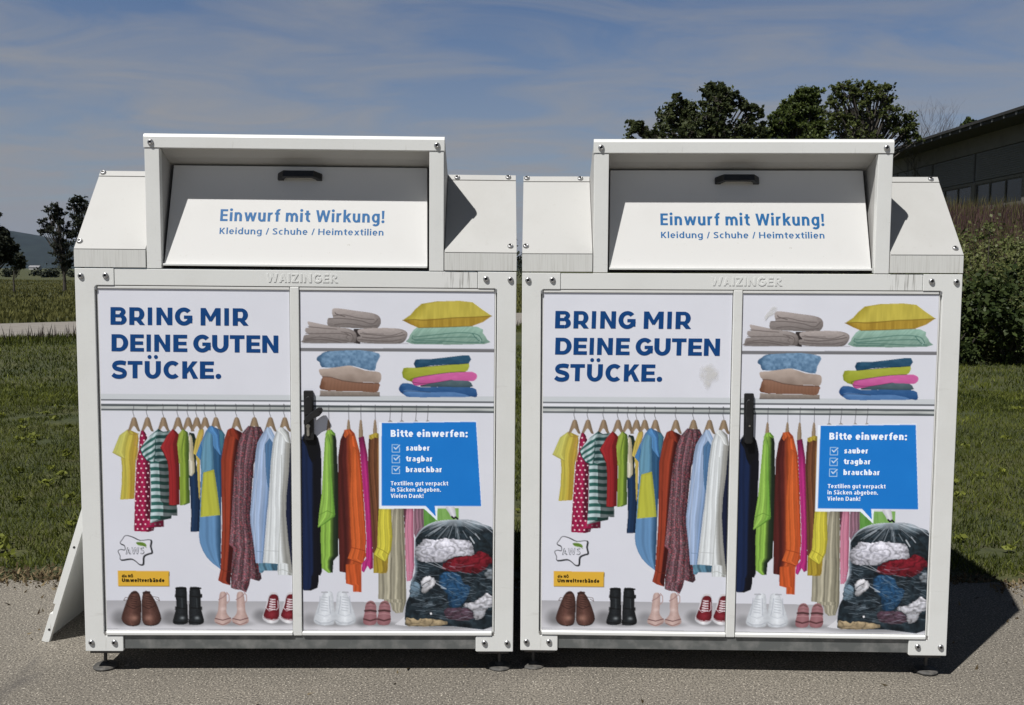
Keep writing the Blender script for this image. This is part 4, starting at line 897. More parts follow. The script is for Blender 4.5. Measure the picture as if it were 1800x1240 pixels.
def axis(lo, hi, stops):
    v = [lo]
    while v[-1] < hi:
        d = abs(v[-1]-stops[0]); v.append(v[-1]+max(stops[1], d*stops[2]))
    return np.array(v)
gx = np.concatenate([-axis(0, 6000, (0, 0.35, 0.05))[::-1], axis(0, 6000, (0, 0.35, 0.05))[1:]])
gy = np.concatenate([np.array([-300, -100, -40, -15, 0, 4.0]), axis(4.5, 6800, (4.5, 0.3, 0.045))])
GX, GY = np.meshgrid(gx, gy)
V = np.stack([GX.ravel(), GY.ravel(), terrain_z(GX, GY).ravel()], 1)
i = np.arange(GX.size).reshape(GX.shape)
F = np.stack([i[:-1, :-1], i[:-1, 1:], i[1:, 1:], i[1:, :-1]], -1).reshape(-1, 4)
GRASSB = mat('lawn_soil', (0.040, 0.050, 0.014), 0.9,
             noise=[((1.6, 1.6, 1.6), 6, (0.070, 0.072, 0.020), 0.42, 0.66), ((0.09, 0.16, 0.1), 4, (0.085, 0.080, 0.030), 0.50, 0.72), ((14, 14, 14), 4, (0.020, 0.026, 0.008), 0.52, 0.72), ((0.8, 5, 1), 4, (0.060, 0.046, 0.022), 0.60, 0.78)],
             bump=((18, 18, 18), 5, 0.8, 0.05))
g = link('grass_ground', np_mesh('grass_ground', V, F), GRASSB); tag(g, kind='structure')
for p in g.data.polygons: p.use_smooth = True

ASPH = mat('asphalt', (0.196, 0.176, 0.144), 0.85,
           noise=[((0.7, 1.1, 0.9), 6, (0.150, 0.135, 0.113), 0.40, 0.66), ((2.3, 2.3, 2.3), 5, (0.240, 0.216, 0.178), 0.55, 0.78),
                  ((120, 120, 120), 2, (0.070, 0.063, 0.053), 0.46, 0.62), ((150, 150, 150), 1, (0.55, 0.50, 0.42), 0.61, 0.72), ((48, 48, 48), 1, (0.36, 0.33, 0.28), 0.70, 0.75),
                  ((1.2, 0.5, 1), 4, (0.085, 0.078, 0.070), 0.66, 0.72)],
           bump=((120, 120, 120), 3, 0.8, 0.005))
ex = np.linspace(-30, 30, 601)
ey = 4.60+0.05*(fbm(ex*1.7, ex*0, 3)-.5)+0.03*np.sin(ex*.8)+0.06*(fbm(ex*7+9, ex*0+2, 2)-.5)
V = np.concatenate([np.stack([ex, np.full_like(ex, -12), np.zeros_like(ex)], 1), np.stack([ex, ey, np.zeros_like(ex)], 1)])
n = len(ex); k = np.arange(n-1)
o = link('asphalt_lot', np_mesh('asphalt_lot', V, np.stack([k, k+1, n+k+1, n+k], 1)), ASPH); tag(o, kind='structure')

PATHM = mat('pale_path', (0.235, 0.215, 0.19), 0.9, noise=[((3, 3, 3), 5, (0.18, 0.165, 0.145), 0.45, 0.7)], bump=((40, 40, 40), 3, 0.4, 0.01))
def path_near(x): return np.interp(x, [-60, -20, -14, -10.9, -9.7, 0, 6], [14, 17, 18.6, 20.4, 21.2, 26.5, 29])
def path_far(x): return np.interp(x, [-60, -20, -13.8, -12.7, 0, 6], [20.5, 23.4, 25.7, 26.8, 35, 38])
px_ = np.linspace(-60, 5.0, 160)
yn = path_near(px_)+0.10*np.sin(px_*1.4); yf = path_far(px_)+0.12*np.sin(px_*1.1+1)
V = np.concatenate([np.stack([px_, yn, terrain_z(px_, yn)+.03], 1), np.stack([px_, (yn+yf)/2, terrain_z(px_, (yn+yf)/2)+.04], 1), np.stack([px_, yf, terrain_z(px_, yf)+.03], 1)])
n = len(px_); k = np.arange(n-1)
o = link('path', np_mesh('path', V, np.concatenate([np.stack([k, k+1, n+k+1, n+k], 1), np.stack([n+k, n+k+1, 2*n+k+1, 2*n+k], 1)])), PATHM); tag(o, kind='structure')

HILL = mat('wooded_hill', (0.012, 0.020, 0.018), 0.95, noise=[((0.01, 0.01, 0.01), 6, (0.006, 0.011, 0.011), 0.42, 0.62), ((0.003, 0.003, 0.003), 3, (0.018, 0.026, 0.022), 0.6, 0.8)])
hx = np.linspace(-5200, 3600, 221); hy = np.linspace(0, 1, 25)
HX, HT = np.meshgrid(hx, hy)
prof = np.interp(HX, [-5200, -3600, -2600, -2142, -1880, -1600, -1200, 0, 3600], [60, 180, 205, 162, 122, 88, 70, 48, 30])
HZ = prof*np.sin(np.pi*np.clip(HT, 0, 1))**0.8*(1+.06*(fbm(HX*.004, HT*5, 4)-.5))+5*(fbm(HX*.02, HT*20, 3)-.5)*np.sin(np.pi*HT)-2
V = np.stack([HX.ravel(), (3600+HT*900).ravel(), HZ.ravel()], 1); i = np.arange(HX.size).reshape(HX.shape)
o = link('hill', np_mesh('hill', V, np.stack([i[:-1, :-1], i[:-1, 1:], i[1:, 1:], i[1:, :-1]], -1).reshape(-1, 4)), HILL); tag(o, kind='structure')
for p in o.data.polygons: p.use_smooth = True

# ------------------------------------------------------------------ the air
hb_ = bmesh.new(); bx(hb_, -6500, 6500, -700, 7400, -14, 320)
HAZE = bpy.data.materials.new('haze'); HAZE.use_nodes = True
_hn = HAZE.node_tree; _hn.nodes.clear(); _ho = _hn.nodes.new('ShaderNodeOutputMaterial'); _hv = _hn.nodes.new('ShaderNodeVolumePrincipled')
_hv.inputs['Color'].default_value = (0.35, 0.58, 1.0, 1); _hv.inputs['Density'].default_value = 0.00002; _hv.inputs['Anisotropy'].default_value = 0.0
_hn.links.new(_hv.outputs[0], _ho.inputs['Volume'])
o = done('haze', hb_, HAZE); tag(o, kind='stuff'); o['label'] = 'thin blue haze in the distance'

# ------------------------------------------------------------------ grass, weeds
def blades(name, xy, h, w, lean, seed, tone, m, kind='stuff', zoff=0.0, bend=0.0):
    rs = np.random.RandomState(seed); n = len(xy)
    h = h*(0.6+0.8*rs.rand(n)); a = rs.rand(n)*2*np.pi; d = rs.rand(n)*2*np.pi
    z = terrain_z(xy[:, 0], xy[:, 1])+zoff
    B = np.stack([xy[:, 0], xy[:, 1], z], 1); side = np.stack([np.cos(a), np.sin(a), 0*a], 1)*(w*(.6+.8*rs.rand(n)))[:, None]*.5
    L = (lean*rs.rand(n)*h)[:, None]; dv = np.stack([np.cos(d), np.sin(d), 0*d], 1)
    top = B+dv*L+np.array([0, 0, 1.])*h[:, None]
    mid = B+dv*L*.35+np.array([0, 0, 1.])*(h*.55)[:, None]
    V = np.stack([B-side, B+side, mid+side*.8, mid-side*.8, top], 1).reshape(-1, 3)
    q = np.arange(n)*5
    F = np.concatenate([np.stack([q, q+1, q+2], 1), np.stack([q, q+2, q+3], 1), np.stack([q+3, q+2, q+4], 1)])
    t = tone(xy, rs) if callable(tone) else np.full(n, tone)
    me = np_mesh(name, V, F, tone=np.tile(t, 3))
    return link(name, me, m)

def leaf_cloud(centers, radii, per, size, rs, tone_base=.35, flat=0.0, elong=1.5, sigma=None):
    """centers (k,3); radii (k,); returns V,F,tone of small folded leaf quads"""
    C = np.repeat(centers, per, 0); Rr = np.repeat(radii, per)
    n = len(C); g = rs.randn(n, 3); g /= np.linalg.norm(g, axis=1)[:, None]
    rad = Rr*np.minimum(np.abs(rs.randn(n))*.62, 1.7)
    P = C+g*rad[:, None]*np.array([1, 1, 1-flat])
    nrm = rs.randn(n, 3)+np.array([-.35, -.45, .8]); nrm /= np.linalg.norm(nrm, axis=1)[:, None]
    t = np.cross(nrm, rs.randn(n, 3)); t /= np.linalg.norm(t, axis=1)[:, None]; b = np.cross(nrm, t)
    s = size*(.55+.9*rs.rand(n))[:, None]
    V = np.stack([P-t*s*elong*.5, P+b*s*.42+nrm*s*.08, P+t*s*elong*.5, P-b*s*.42+nrm*s*.08], 1).reshape(-1, 3)
    q = np.arange(n)*4
    tone = np.clip(tone_base+.5*(rs.rand(n)-.5)+np.repeat(.5*(rs.rand(len(centers))-.5), per), 0, 1)
    return V, np.stack([q, q+1, q+2, q+3], 1), tone

rs = np.random.RandomState(11)
LAWN = leaf_mat('lawn_blades', (0.030, 0.042, 0.007), (0.180, 0.200, 0.034), 0.28, 0.6)
def lawn_xy(n, y0, y1, x0, x1, p=1.6, edge=True):
    y = y0+(y1-y0)*rs.rand(n)**p; x = x0+(x1-x0)*rs.rand(n)
    return np.stack([x, y], 1)
def lawn_tone(xy, r):
    t = 0.12+0.50*r.rand(len(xy))**1.8+0.75*(fbm(xy[:, 0]*1.1, xy[:, 1]*1.1, 3)-.45)+.35*(fbm(xy[:, 0]*6, xy[:, 1]*6, 2)-.5)
    t = t+np.where(r.rand(len(xy)) < .05, .5, 0)
    return np.clip(t, 0, 1)
A = lawn_xy(300000, 4.62, 12.5, -8.5, 8.5, 1.35)
den = fbm(A[:, 0]*2.2+5, A[:, 1]*2.2, 3); edge = 4.62+0.22*fbm(A[:, 0]*3, A[:, 0]*0+1, 3)
A = A[(den > .30) & (A[:, 1] > edge)]
o = blades('lawn_grass', A, 0.036, 0.0055, 1.3, 1, lawn_tone, LAWN); tag(o, 'short green lawn growing behind the containers', 'grass', kind='stuff')
A = lawn_xy(70000, 10.5, 19.5, -14, 10, 1.2)
o = blades('lawn_grass', A, 0.05, 0.012, 1.2, 2, lawn_tone, LAWN); tag(o, 'lawn stretching from the containers back to the path', 'grass', kind='stuff')
n_ = 420; cx_ = np.stack([rs.uniform(-7, 7, n_), 4.75+6*rs.rand(n_)**1.4], 1)
V, F, t = leaf_cloud(np.column_stack([cx_, np.full(n_, .022)]), rs.uniform(.03, .075, n_), 26, .026, rs, .75, flat=.7)
o = link('clover', np_mesh('clover', V, F, tone=t), LAWN); tag(o, 'low clover patches scattered through the lawn', 'clover', kind='stuff')
# dry strip along the asphalt edge
DRY = leaf_mat('dry_litter', (0.045, 0.030, 0.016), (0.20, 0.155, 0.085), 0.1, 0.8)
A = np.stack([rs.uniform(-9, 9, 18000), 4.60+rs.randn(18000)*0.075], 1); A = A[fbm(A[:, 0]*4, A[:, 1]*4, 3) > .36]
B = np.stack([rs.uniform(-6, 6, 420), 4.55-np.abs(rs.randn(420))*.55], 1); A = np.concatenate([A, B])
o = blades('dry_leaf_litter', A, 0.018, 0.012, 2.6, 3, lambda xy, r: r.rand(len(xy)), DRY, zoff=.006); tag(o, 'brown dry leaves and dead grass along the asphalt edge', 'leaf litter', kind='stuff')
# long grass with seed heads before and beyond the path
WEEDL = leaf_mat('seed_heads', (0.030, 0.022, 0.020), (0.12, 0.095, 0.080), 0.2, 0.8)
LONG = leaf_mat('long_grass', (0.030, 0.034, 0.012), (0.13, 0.115, 0.050), 0.2, 0.7)
x = rs.uniform(-40, 5, 30000); y = path_near(x)-rs.rand(30000)**1.5*2.6; A = np.stack([x, y], 1)
B = A[::9].copy(); B[:, 1] = path_near(B[:, 0])-rs.rand(len(B))*1.0
o = blades('seed_stalks', B, 0.27, 0.014, 0.25, 44, lambda xy, r: .05+.35*r.rand(len(xy)), WEEDL); tag(o, 'dark seed heads standing up in front of the pale path', 'seed heads', kind='stuff')
o = blades('long_grass', A, 0.11, 0.016, 0.7, 4, lawn_tone, LAWN); tag(o, 'longer grass along the near side of the pale path', 'long grass', kind='stuff')
y = 20+95*rs.rand(90000)**1.4; x = (rs.rand(90000)*1.25-1.0)*y*0.75; A = np.stack([x, y], 1); A = A[(A[:, 0] < 6) & (A[:, 1] > path_far(A[:, 0])+.3)]
FIELD = leaf_mat('field_grass', (0.065, 0.070, 0.022), (0.21, 0.20, 0.065), 0.3, 0.8)
o = blades('meadow_grass', A, 0.15, 0.06, 0.8, 5, lambda xy, r: np.clip(.1+.35*r.rand(len(xy))+.8*(fbm(xy[:, 0]*.12, xy[:, 1]*.45, 3)-.35), 0, 1), FIELD); tag(o, 'rough green meadow beyond the path', 'meadow', kind='stuff')

# ------------------------------------------------------------------ leafy things
BARK = mat('bark', (0.050, 0.042, 0.034), 0.9, noise=[((30, 30, 4), 4, (0.095, 0.085, 0.070), 0.5, 0.75)])
def tree(name, label, base, clusters, leafm, per=26, tips=14, leaf=0.12, seed=0, trunk_r=.16, group='trees behind the containers', fork=.35, tone=.35, flat=.15, twigs=True, cat='tree', clump=.50, depth=1.0, bark=None):
    rs = np.random.RandomState(seed); root = empty(name, base); tag(root, label, cat, group)
    base = np.array(base, float)
    Cs = np.array([c[:3] for c in clusters], float)-base; Rs = np.array([c[3] for c in clusters], float)
    if per:      # smaller clumps bridging neighbours, so that the crown hangs together
        ex = []
        for i in range(len(Cs)):
            d = np.linalg.norm(Cs-Cs[i], axis=1); near = np.argsort(d)[1:5]
            for j in near:
                if d[j] < (Rs[i]+Rs[j])*1.7 and rs.rand() < .75:
                    t = rs.uniform(.3, .7); ex.append((*(Cs[i]*(1-t)+Cs[j]*t+rs.randn(3)*Rs[i]*.25), (Rs[i]+Rs[j])*rs.uniform(.22, .42)))
        if ex: ex = np.array(ex); Cs = np.concatenate([Cs, ex[:, :3]]); Rs = np.concatenate([Rs, ex[:, 3]])
    Cs[:, 1] += rs.uniform(-1, 1, len(Cs))*Rs*1.2*depth
    top = Cs[:, 2].max(); bm = bmesh.new()
    fk = np.array([0, 0, top*fork]); cx = np.array([Cs[:, 0].mean(), 0, 0])
    spine = [np.zeros(3), fk*.5+np.array([.04, .02, 0])*top*.1, fk, (fk+np.array([cx[0]*.7, 0, top*.72]))/2+rs.randn(3)*.05, np.array([cx[0]*.8, 0, top*.78])]
    tube(bm, spine, [trunk_r, trunk_r*.85, trunk_r*.7, trunk_r*.5, trunk_r*.25], 8)
    tipP = []; tipR = []
    for c, r in zip(Cs, Rs):
        k = min(max(c[2]*.55/top, fork*.8), .72); s0 = np.array([cx[0]*k*.8, 0, top*k])
        mid = (s0+c)/2+np.array([rs.randn()*.1*r, rs.randn()*.1*r, -.12*np.linalg.norm(c-s0)*.5])
        rr = trunk_r*(.28+.1*r/Rs.max())
        tube(bm, [s0, mid, c], [rr, rr*.6, rr*.3], 6)
        for j in range(tips):
            g = rs.randn(3); g /= np.linalg.norm(g); g[2] += .12
            e = c+g*r*rs.uniform(.25, 1.2)*np.array([1, depth, 1-flat])
            if twigs:
                m2 = (c+e)/2+rs.randn(3)*.08*r
                tube(bm, [c+rs.randn(3)*.05*r, m2, e], [rr*.28, rr*.18, rr*.08], 4, caps=False)
            tipP.append(e); tipR.append(r*clump*rs.uniform(.5, 1.0))
    done('trunk', bm, bark or BARK, root)
    if per:
        V, F, t = leaf_cloud(np.array(tipP), np.array(tipR), per, leaf, rs, tone, .2)
        link('crown', np_mesh('crown', V, F, tone=t), leafm, root)
    return root
def pxs(Y, pts, dy=0.0):
    """silhouette clumps of a tree standing Y metres away: (u, v, r) photo pixels -> metres"""
    k = Y/FPX; out = []
    for u, v, r in pts: out.append(((u-900)*k+dy*0, Y, CAMH+(478-v)*k, r*k))
    return out

LEAF1 = leaf_mat('broad_leaves', (0.028, 0.038, 0.015), (0.125, 0.145, 0.058), 0.35)
LEAF2 = leaf_mat('dense_leaves', (0.028, 0.044, 0.012), (0.110, 0.140, 0.036), 0.3)
LEAF3 = leaf_mat('young_leaves', (0.042, 0.058, 0.017), (0.165, 0.190, 0.060), 0.4)
NEEDLE = leaf_mat('dark_needles', (0.014, 0.018, 0.012), (0.055, 0.062, 0.038), 0.15, 0.7)

cl = pxs(42, [(1105, 222, 11), (1108, 236, 12), (1131, 240, 9), (1180, 178, 9), (1163, 205, 15), (1178, 215, 14), (1160, 236, 22), (1205, 196, 15), (1212, 220, 20), (1200, 240, 26), (1232, 166, 14), (1252, 160, 17), (1268, 168, 16), (1250, 185, 22), (1270, 197, 16), (1245, 215, 24), (1262, 236, 26), (1232, 240, 26), (1292, 186, 9), (1308, 192, 9), (1324, 198, 8), (1300, 228, 16), (1322, 232, 14), (1290, 245, 18), (1180, 275, 34), (1230, 280, 40), (1285, 280, 34), (1130, 275, 26), (1325, 262, 18)])
tree('broadleaf_tree', 'ragged dark tree, leftmost above the right container hood', (8.6, 42, 4.1), cl, LEAF1, per=11, tips=17, leaf=.115, seed=5, trunk_r=.24, tone=.30)
cl = pxs(45, [(1402, 166, 12), (1416, 172, 12), (1390, 180, 15), (1374, 190, 13), (1412, 190, 18), (1358, 206, 12), (1385, 208, 20), (1420, 210, 20), (1352, 222, 16), (1375, 232, 22), (1405, 236, 24), (1432, 226, 16), (1345, 240, 16), (1430, 245, 20), (1395, 270, 34), (1355, 270, 24)])
tree('broadleaf_tree', 'dense mid green tree, middle one above the right container hood', (13.4, 45, 4.1), cl, LEAF2, per=27, tips=20, leaf=.10, seed=8, trunk_r=.22, tone=.45)
cl = pxs(42, [(1456, 158, 10), (1475, 152, 10), (1497, 154, 11), (1520, 154, 10), (1545, 158, 9), (1452, 176, 13), (1474, 174, 15), (1500, 172, 16), (1526, 172, 15), (1552, 176, 10), (1448, 200, 15), (1470, 205, 18), (1500, 200, 20), (1532, 200, 18), (1556, 198, 11), (1455, 226, 16), (1485, 232, 20), (1520, 230, 20), (1552, 222, 14), (1572, 218, 12), (1589, 206, 10), (1590, 228, 10), (1578, 244, 12), (1500, 262, 34), (1545, 256, 24), (1600, 244, 8)])
tree('broadleaf_tree', 'round topped tree with fine branches above the right end of the right hood', (15.2, 42, 4.2), cl, LEAF3, per=7, tips=19, leaf=.085, seed=12, trunk_r=.2, tone=.35, fork=.25)
bt = empty('bare_tree', (20.3, 48, 3.4)); tag(bt, 'thin bare tree between the round topped tree and the dark building', 'tree', 'trees behind the containers')
_rb = random.Random(5); bm = bmesh.new()
def twig(p, d, L, r, k):
    q = p+d*L*.5+Vector((_rb.gauss(0, .03), _rb.gauss(0, .03), 0))*L; e = p+d*L+Vector((_rb.gauss(0, .06), _rb.gauss(0, .06), .05))*L
    tube(bm, [p, q, e], [r, r*.8, r*.6], 5 if k > 3 else 4, caps=False)
    if k:
        for _ in range(3 if k > 1 else 2):
            nd = (d+Vector((_rb.gauss(0, .42), _rb.gauss(0, .42), _rb.uniform(.0, .35)))).normalized(); twig(q if _rb.random() < .3 else e, nd, L*_rb.uniform(.6, .85), r*.6, k-1)
for _d in ((-.35, 0, 1), (.1, .1, 1), (.4, -.1, 1), (-.1, -.3, 1)): twig(Vector((0, 0, .6)), Vector(_d).normalized(), 1.72, .04, 5)
tube(bm, [(0, 0, -.3), (0, 0, .65)], [.13, .10], 8)
done('trunk', bm, mat('pale_twigs', (0.085, 0.08, 0.085), 0.9), bt)
cl = pxs(66, [(1686, 214, 7), (1680, 222, 8), (1692, 222, 8), (1701, 219, 5), (1686, 232, 11)])
tree('spruce_tree', 'small dark tree top peeping over the roof of the dark building', (31, 66, 4.2), cl, LEAF2, per=30, tips=10, leaf=.16, seed=15, trunk_r=.15)

# left horizon trees
cl = pxs(62, [(96, 374, 10), (108, 368, 8), (88, 386, 9), (112, 384, 12), (78, 400, 8), (100, 398, 12), (120, 402, 10), (74, 416, 9), (92, 414, 11), (112, 418, 13), (130, 418, 9), (104, 434, 12), (122, 438, 12), (98, 452, 8), (116, 456, 13), (128, 458, 10), (108, 468, 9), (120, 474, 9)])
tree('pine_tree', 'sparse layered dark pine left of the left container roof', (-29.0, 62, 0), cl, NEEDLE, per=6, tips=15, leaf=.10, seed=21, trunk_r=.13, tone=.25, flat=.45, group='trees on the left horizon', fork=.2, clump=.55)
cl = pxs(66, [(136, 358, 8), (150, 356, 9), (128, 368, 6), (144, 372, 11), (158, 368, 10), (134, 386, 8), (150, 390, 12), (140, 404, 10), (156, 408, 12), (142, 425, 12), (156, 430, 12), (145, 452, 14)])
tree('pine_tree', 'taller sparse pine half hidden behind the left container roof', (-29.5, 66, 0), cl, NEEDLE, per=6, tips=15, leaf=.10, seed=22, trunk_r=.13, tone=.22, flat=.4, group='trees on the left horizon', fork=.2, clump=.55)
cl = pxs(50, [(-4, 402, 8), (6, 418, 12), (14, 432, 12), (20, 446, 10), (2, 446, 16), (12, 462, 14), (-16, 420, 18), (-18, 450, 20), (-2, 388, 5)])
tree('broadleaf_tree', 'dark tree cut by the left edge of the photo', (-27.2, 50, 0), cl, NEEDLE, per=60, tips=15, leaf=.13, seed=23, trunk_r=.2, tone=.35, group='trees on the left horizon')
cl = pxs(58, [(34, 455, 8), (28, 466, 9), (42, 466, 7), (36, 474, 9)])
tree('small_tree', 'low thin grey green shrub right of the dark tree at the left edge', (-30.2, 58, 0), cl, NEEDLE, per=16, tips=14, leaf=.11, seed=24, trunk_r=.07, tone=.55, group='trees on the left horizon', cat='shrub')

# far woods reading as one mass
rs = np.random.RandomState(31)
n = 240; X = rs.uniform(-190, 120, n); Y = 175+rs.uniform(-15, 25, n)
hgt = np.where(X > -12, rs.uniform(3.0, 7.0, n), rs.uniform(.5, 1.3, n)); rad = hgt*.5
V, F, t = leaf_cloud(np.stack([X, Y, hgt*.5], 1), rad*np.where(X > -12, 1.1, 1.6), 170, .35, rs, .3)
o = link('distant_woods', np_mesh('distant_woods', V, F, tone=t), NEEDLE); tag(o, 'low dark woods along the far edge of the field', 'woods', kind='stuff')

# tiny pale farmhouse on the horizon
fh = empty('farmhouse', (-448.0, 900, 0)); tag(fh, 'tiny pale farmhouse on the horizon between the left trees', 'house')
bm = bmesh.new(); bx(bm, -4.5, 4.5, -3, 3, -1, 2.2); done('wall', bm, mat('render_wall', (0.36, 0.36, 0.36), .8), fh)
bm = bmesh.new(); prism(bm, [(-3.4, 2.2), (3.4, 2.2), (0, 4.0)], -4.9, 4.9, 'x'); done('roof', bm, mat('pale_roof', (0.22, 0.22, 0.23), .8), fh)

# ------------------------------------------------------------------ shrubs and weeds on the bank
SHR1 = leaf_mat('shrub_leaves', (0.024, 0.038, 0.012), (0.085, 0.110, 0.034), 0.25)
SHR2 = leaf_mat('pale_shrub_leaves', (0.046, 0.060, 0.018), (0.190, 0.205, 0.075), 0.25)
def shrub(x, y, h, r, seed, label, m=SHR1, leaf=.06, per=60, tone=.35):
    rs = np.random.RandomState(seed); z0 = float(terrain_z(x, y)); root = empty('shrub', (x, y, z0)); tag(root, label, 'shrub', 'shrubs along the foot of the bank')
    k = 46; g = rs.randn(k, 3); g /= np.linalg.norm(g, axis=1)[:, None]; rad = rs.rand(k)**.35
    C = g*rad[:, None]*np.array([r, r*.8, h*.5])+np.array([0, 0, h*.5]); C[:, 2] = np.maximum(C[:, 2], .1)
    bm = bmesh.new()
    for j in range(0, k, 3): tube(bm, [(rs.randn()*.08, rs.randn()*.08, -.05), tuple(C[j]*np.array([.5, .5, .6])), tuple(C[j])], [.02, .012, .005], 4, caps=False)
    done('stem', bm, BARK, root)
    V, F, t = leaf_cloud(C, np.full(k, r*.30), per, leaf, rs, tone, .1, elong=1.3)
    link('foliage', np_mesh('foliage', V, F, tone=t), m, root)
SH = [(6.6, 17.3, 2.3, .95), (7.6, 16.6, 1.7, .95), (8.6, 16.5, 1.6, 1.0), (9.9, 16.8, 1.8, 1.1), (7.5, 18.0, 2.6, 1.1), (8.9, 18.0, 2.5, 1.1), (10.3, 18.2, 2.5, 1.2), (11.7, 17.6, 2.2, 1.3), (13.4, 17.8, 2.4, 1.4), (15.4, 18.0, 2.5, 1.5)]
place = ['at the left end of the front row', 'in the front row nearest the right container', 'low and broad, second in the front row', 'third in the front row', 'tall, just behind the right container corner', 'tall and pale, middle of the back row', 'tall and pale at the right photo edge', 'first one beyond the right photo edge', 'second one beyond the right photo edge', 'last one beyond the right photo edge']
for j, (x, y, h, r) in enumerate(SH):
    shrub(x, y, h, r, 40+j, 'bushy shrub '+place[j]+' below the bank', SHR1 if y < 17.4 else SHR2, leaf=.075 if y < 17.4 else .05, per=62 if y < 17.4 else 100, tone=.32 if y < 17.4 else .4)
WEED = leaf_mat('reddish_weeds', (0.026, 0.016, 0.018), (0.150, 0.085, 0.085), 0.2, 0.8)
rs = np.random.RandomState(51)
n = 36000; A = np.stack([rs.uniform(7.5, 21, n), rs.uniform(18.6, 33, n)], 1); A = A[fbm(A[:, 0]*1.3, A[:, 1]*1.3, 3) > .42]
o = blades('bank_weeds', A, 0.40, 0.026, .35, 52, lambda xy, r: np.clip(.2+.5*r.rand(len(xy))+.5*(fbm(xy[:, 0]*.5, xy[:, 1]*.5, 2)-.5), 0, 1), WEED); tag(o, 'reddish purple weeds covering the bank below the dark building', 'weeds', kind='stuff')
n = 9000; A = np.stack([rs.uniform(8, 20.5, n), rs.uniform(20, 34, n)], 1)
o = blades('bank_grass', A, 0.55, 0.02, .35, 53, lambda xy, r: .3+.6*r.rand(len(xy)), LONG); tag(o, 'pale tall grass stalks among the reddish weeds', 'tall grass', kind='stuff')
C = np.stack([rs.uniform(7.0, 18, 1500), 17.2+rs.rand(1500)**1.3*9], 1); z = terrain_z(C[:, 0], C[:, 1])
V, F, t = leaf_cloud(np.column_stack([C, z+.25]), rs.uniform(.2, .5, 1500), 46, .055, rs, .4)
o = link('ground_cover', np_mesh('ground_cover', V, F, tone=t), SHR2); tag(o, 'low leafy ground cover on the bank slope', 'ground cover', kind='stuff')

# ------------------------------------------------------------------ dark hall on the bank
BW = mat('hall_render', (0.15, 0.143, 0.133), 0.85, noise=[((2, 2, 2), 5, (0.11, 0.105, 0.098), 0.45, 0.75)])
BL = mat('louvre_metal', (0.12, 0.12, 0.118), 0.6, noise=[((3, 3, 3), 4, (0.15, 0.15, 0.146), 0.5, 0.8)])
BG = mat('hall_window', (0.040, 0.042, 0.046), 0.25)
BR = mat('hall_roof', (0.030, 0.029, 0.028), 0.7, noise=[((5, 5, 5), 4, (0.05, 0.048, 0.045), 0.5, 0.8)])
BF = mat('hall_frame', (0.080, 0.076, 0.072), 0.8)
BTIP = mat('gutter_bracket', (0.22, 0.22, 0.22), 0.5)
hall = empty('hall', (20, 46, 4.2)); tag(hall, 'long dark hall with louvred shutters on top of the bank', 'building')
bm = bmesh.new(); H0 = -16.6; H1 = 18.0
bx(bm, .12, 14, H0, H1, -4, 3.28)
bx(bm, 0, .12, H0, H1, -4, .25); bx(bm, 0, .12, H0, H1, 1.22, 1.33); bx(bm, 0, .12, H0, H1, 2.58, 3.28)
done('wall', bm, BW, hall)
bm = bmesh.new(); prism(bm, [(-1.25, 3.28), (-1.25, 3.52), (7, 5.6), (15.2, 3.52), (15.2, 3.28)], H0-.6, H1+.6); done('roof', bm, BR, hall)
yb = -16.6; k = 0
while yb < H1-4.1:
    bm = bmesh.new(); bx(bm, .03, .10, yb+.08, yb+4.12, 1.36, 2.55)
    for s in range(13): bx(bm, .0, .03, yb+.1, yb+4.1, 1.38+s*.09, 1.42+s*.09)
    lo = done('louvre_shutter', bm, BL, hall)
    for w in range(3):
        y0 = yb+.28+w*1.3; bm = bmesh.new(); bx(bm, .05, .09, y0, y0+1.2, .26, 1.2); done('window', bm, BG, hall)
        bm = bmesh.new(); prism(bm, [(y0-.05, .26), (y0, .26), (y0, 1.17), (y0+1.2, 1.17), (y0+1.2, .26), (y0+1.25, .26), (y0+1.25, 1.215), (y0-.05, 1.215)], .02, .06, 'x'); f = done('window_frame', bm, BF, hall)
    bm = bmesh.new(); bx(bm, -.03, .12, yb-.16, yb+.16, .1, 1.3); done('pillar', bm, BW, hall)
    yb += 4.2
yb = H0-.4
while yb < H1+.5: bm = bmesh.new(); bx(bm, -1.30, -1.25, yb, yb+.07, 3.30, 3.40); done('gutter_bracket', bm, BTIP, hall); yb += .9
bm = bmesh.new(); bx(bm, -1.34, -1.22, H0-.6, H1+.6, 3.42, 3.53); done('gutter', bm, BR, hall)

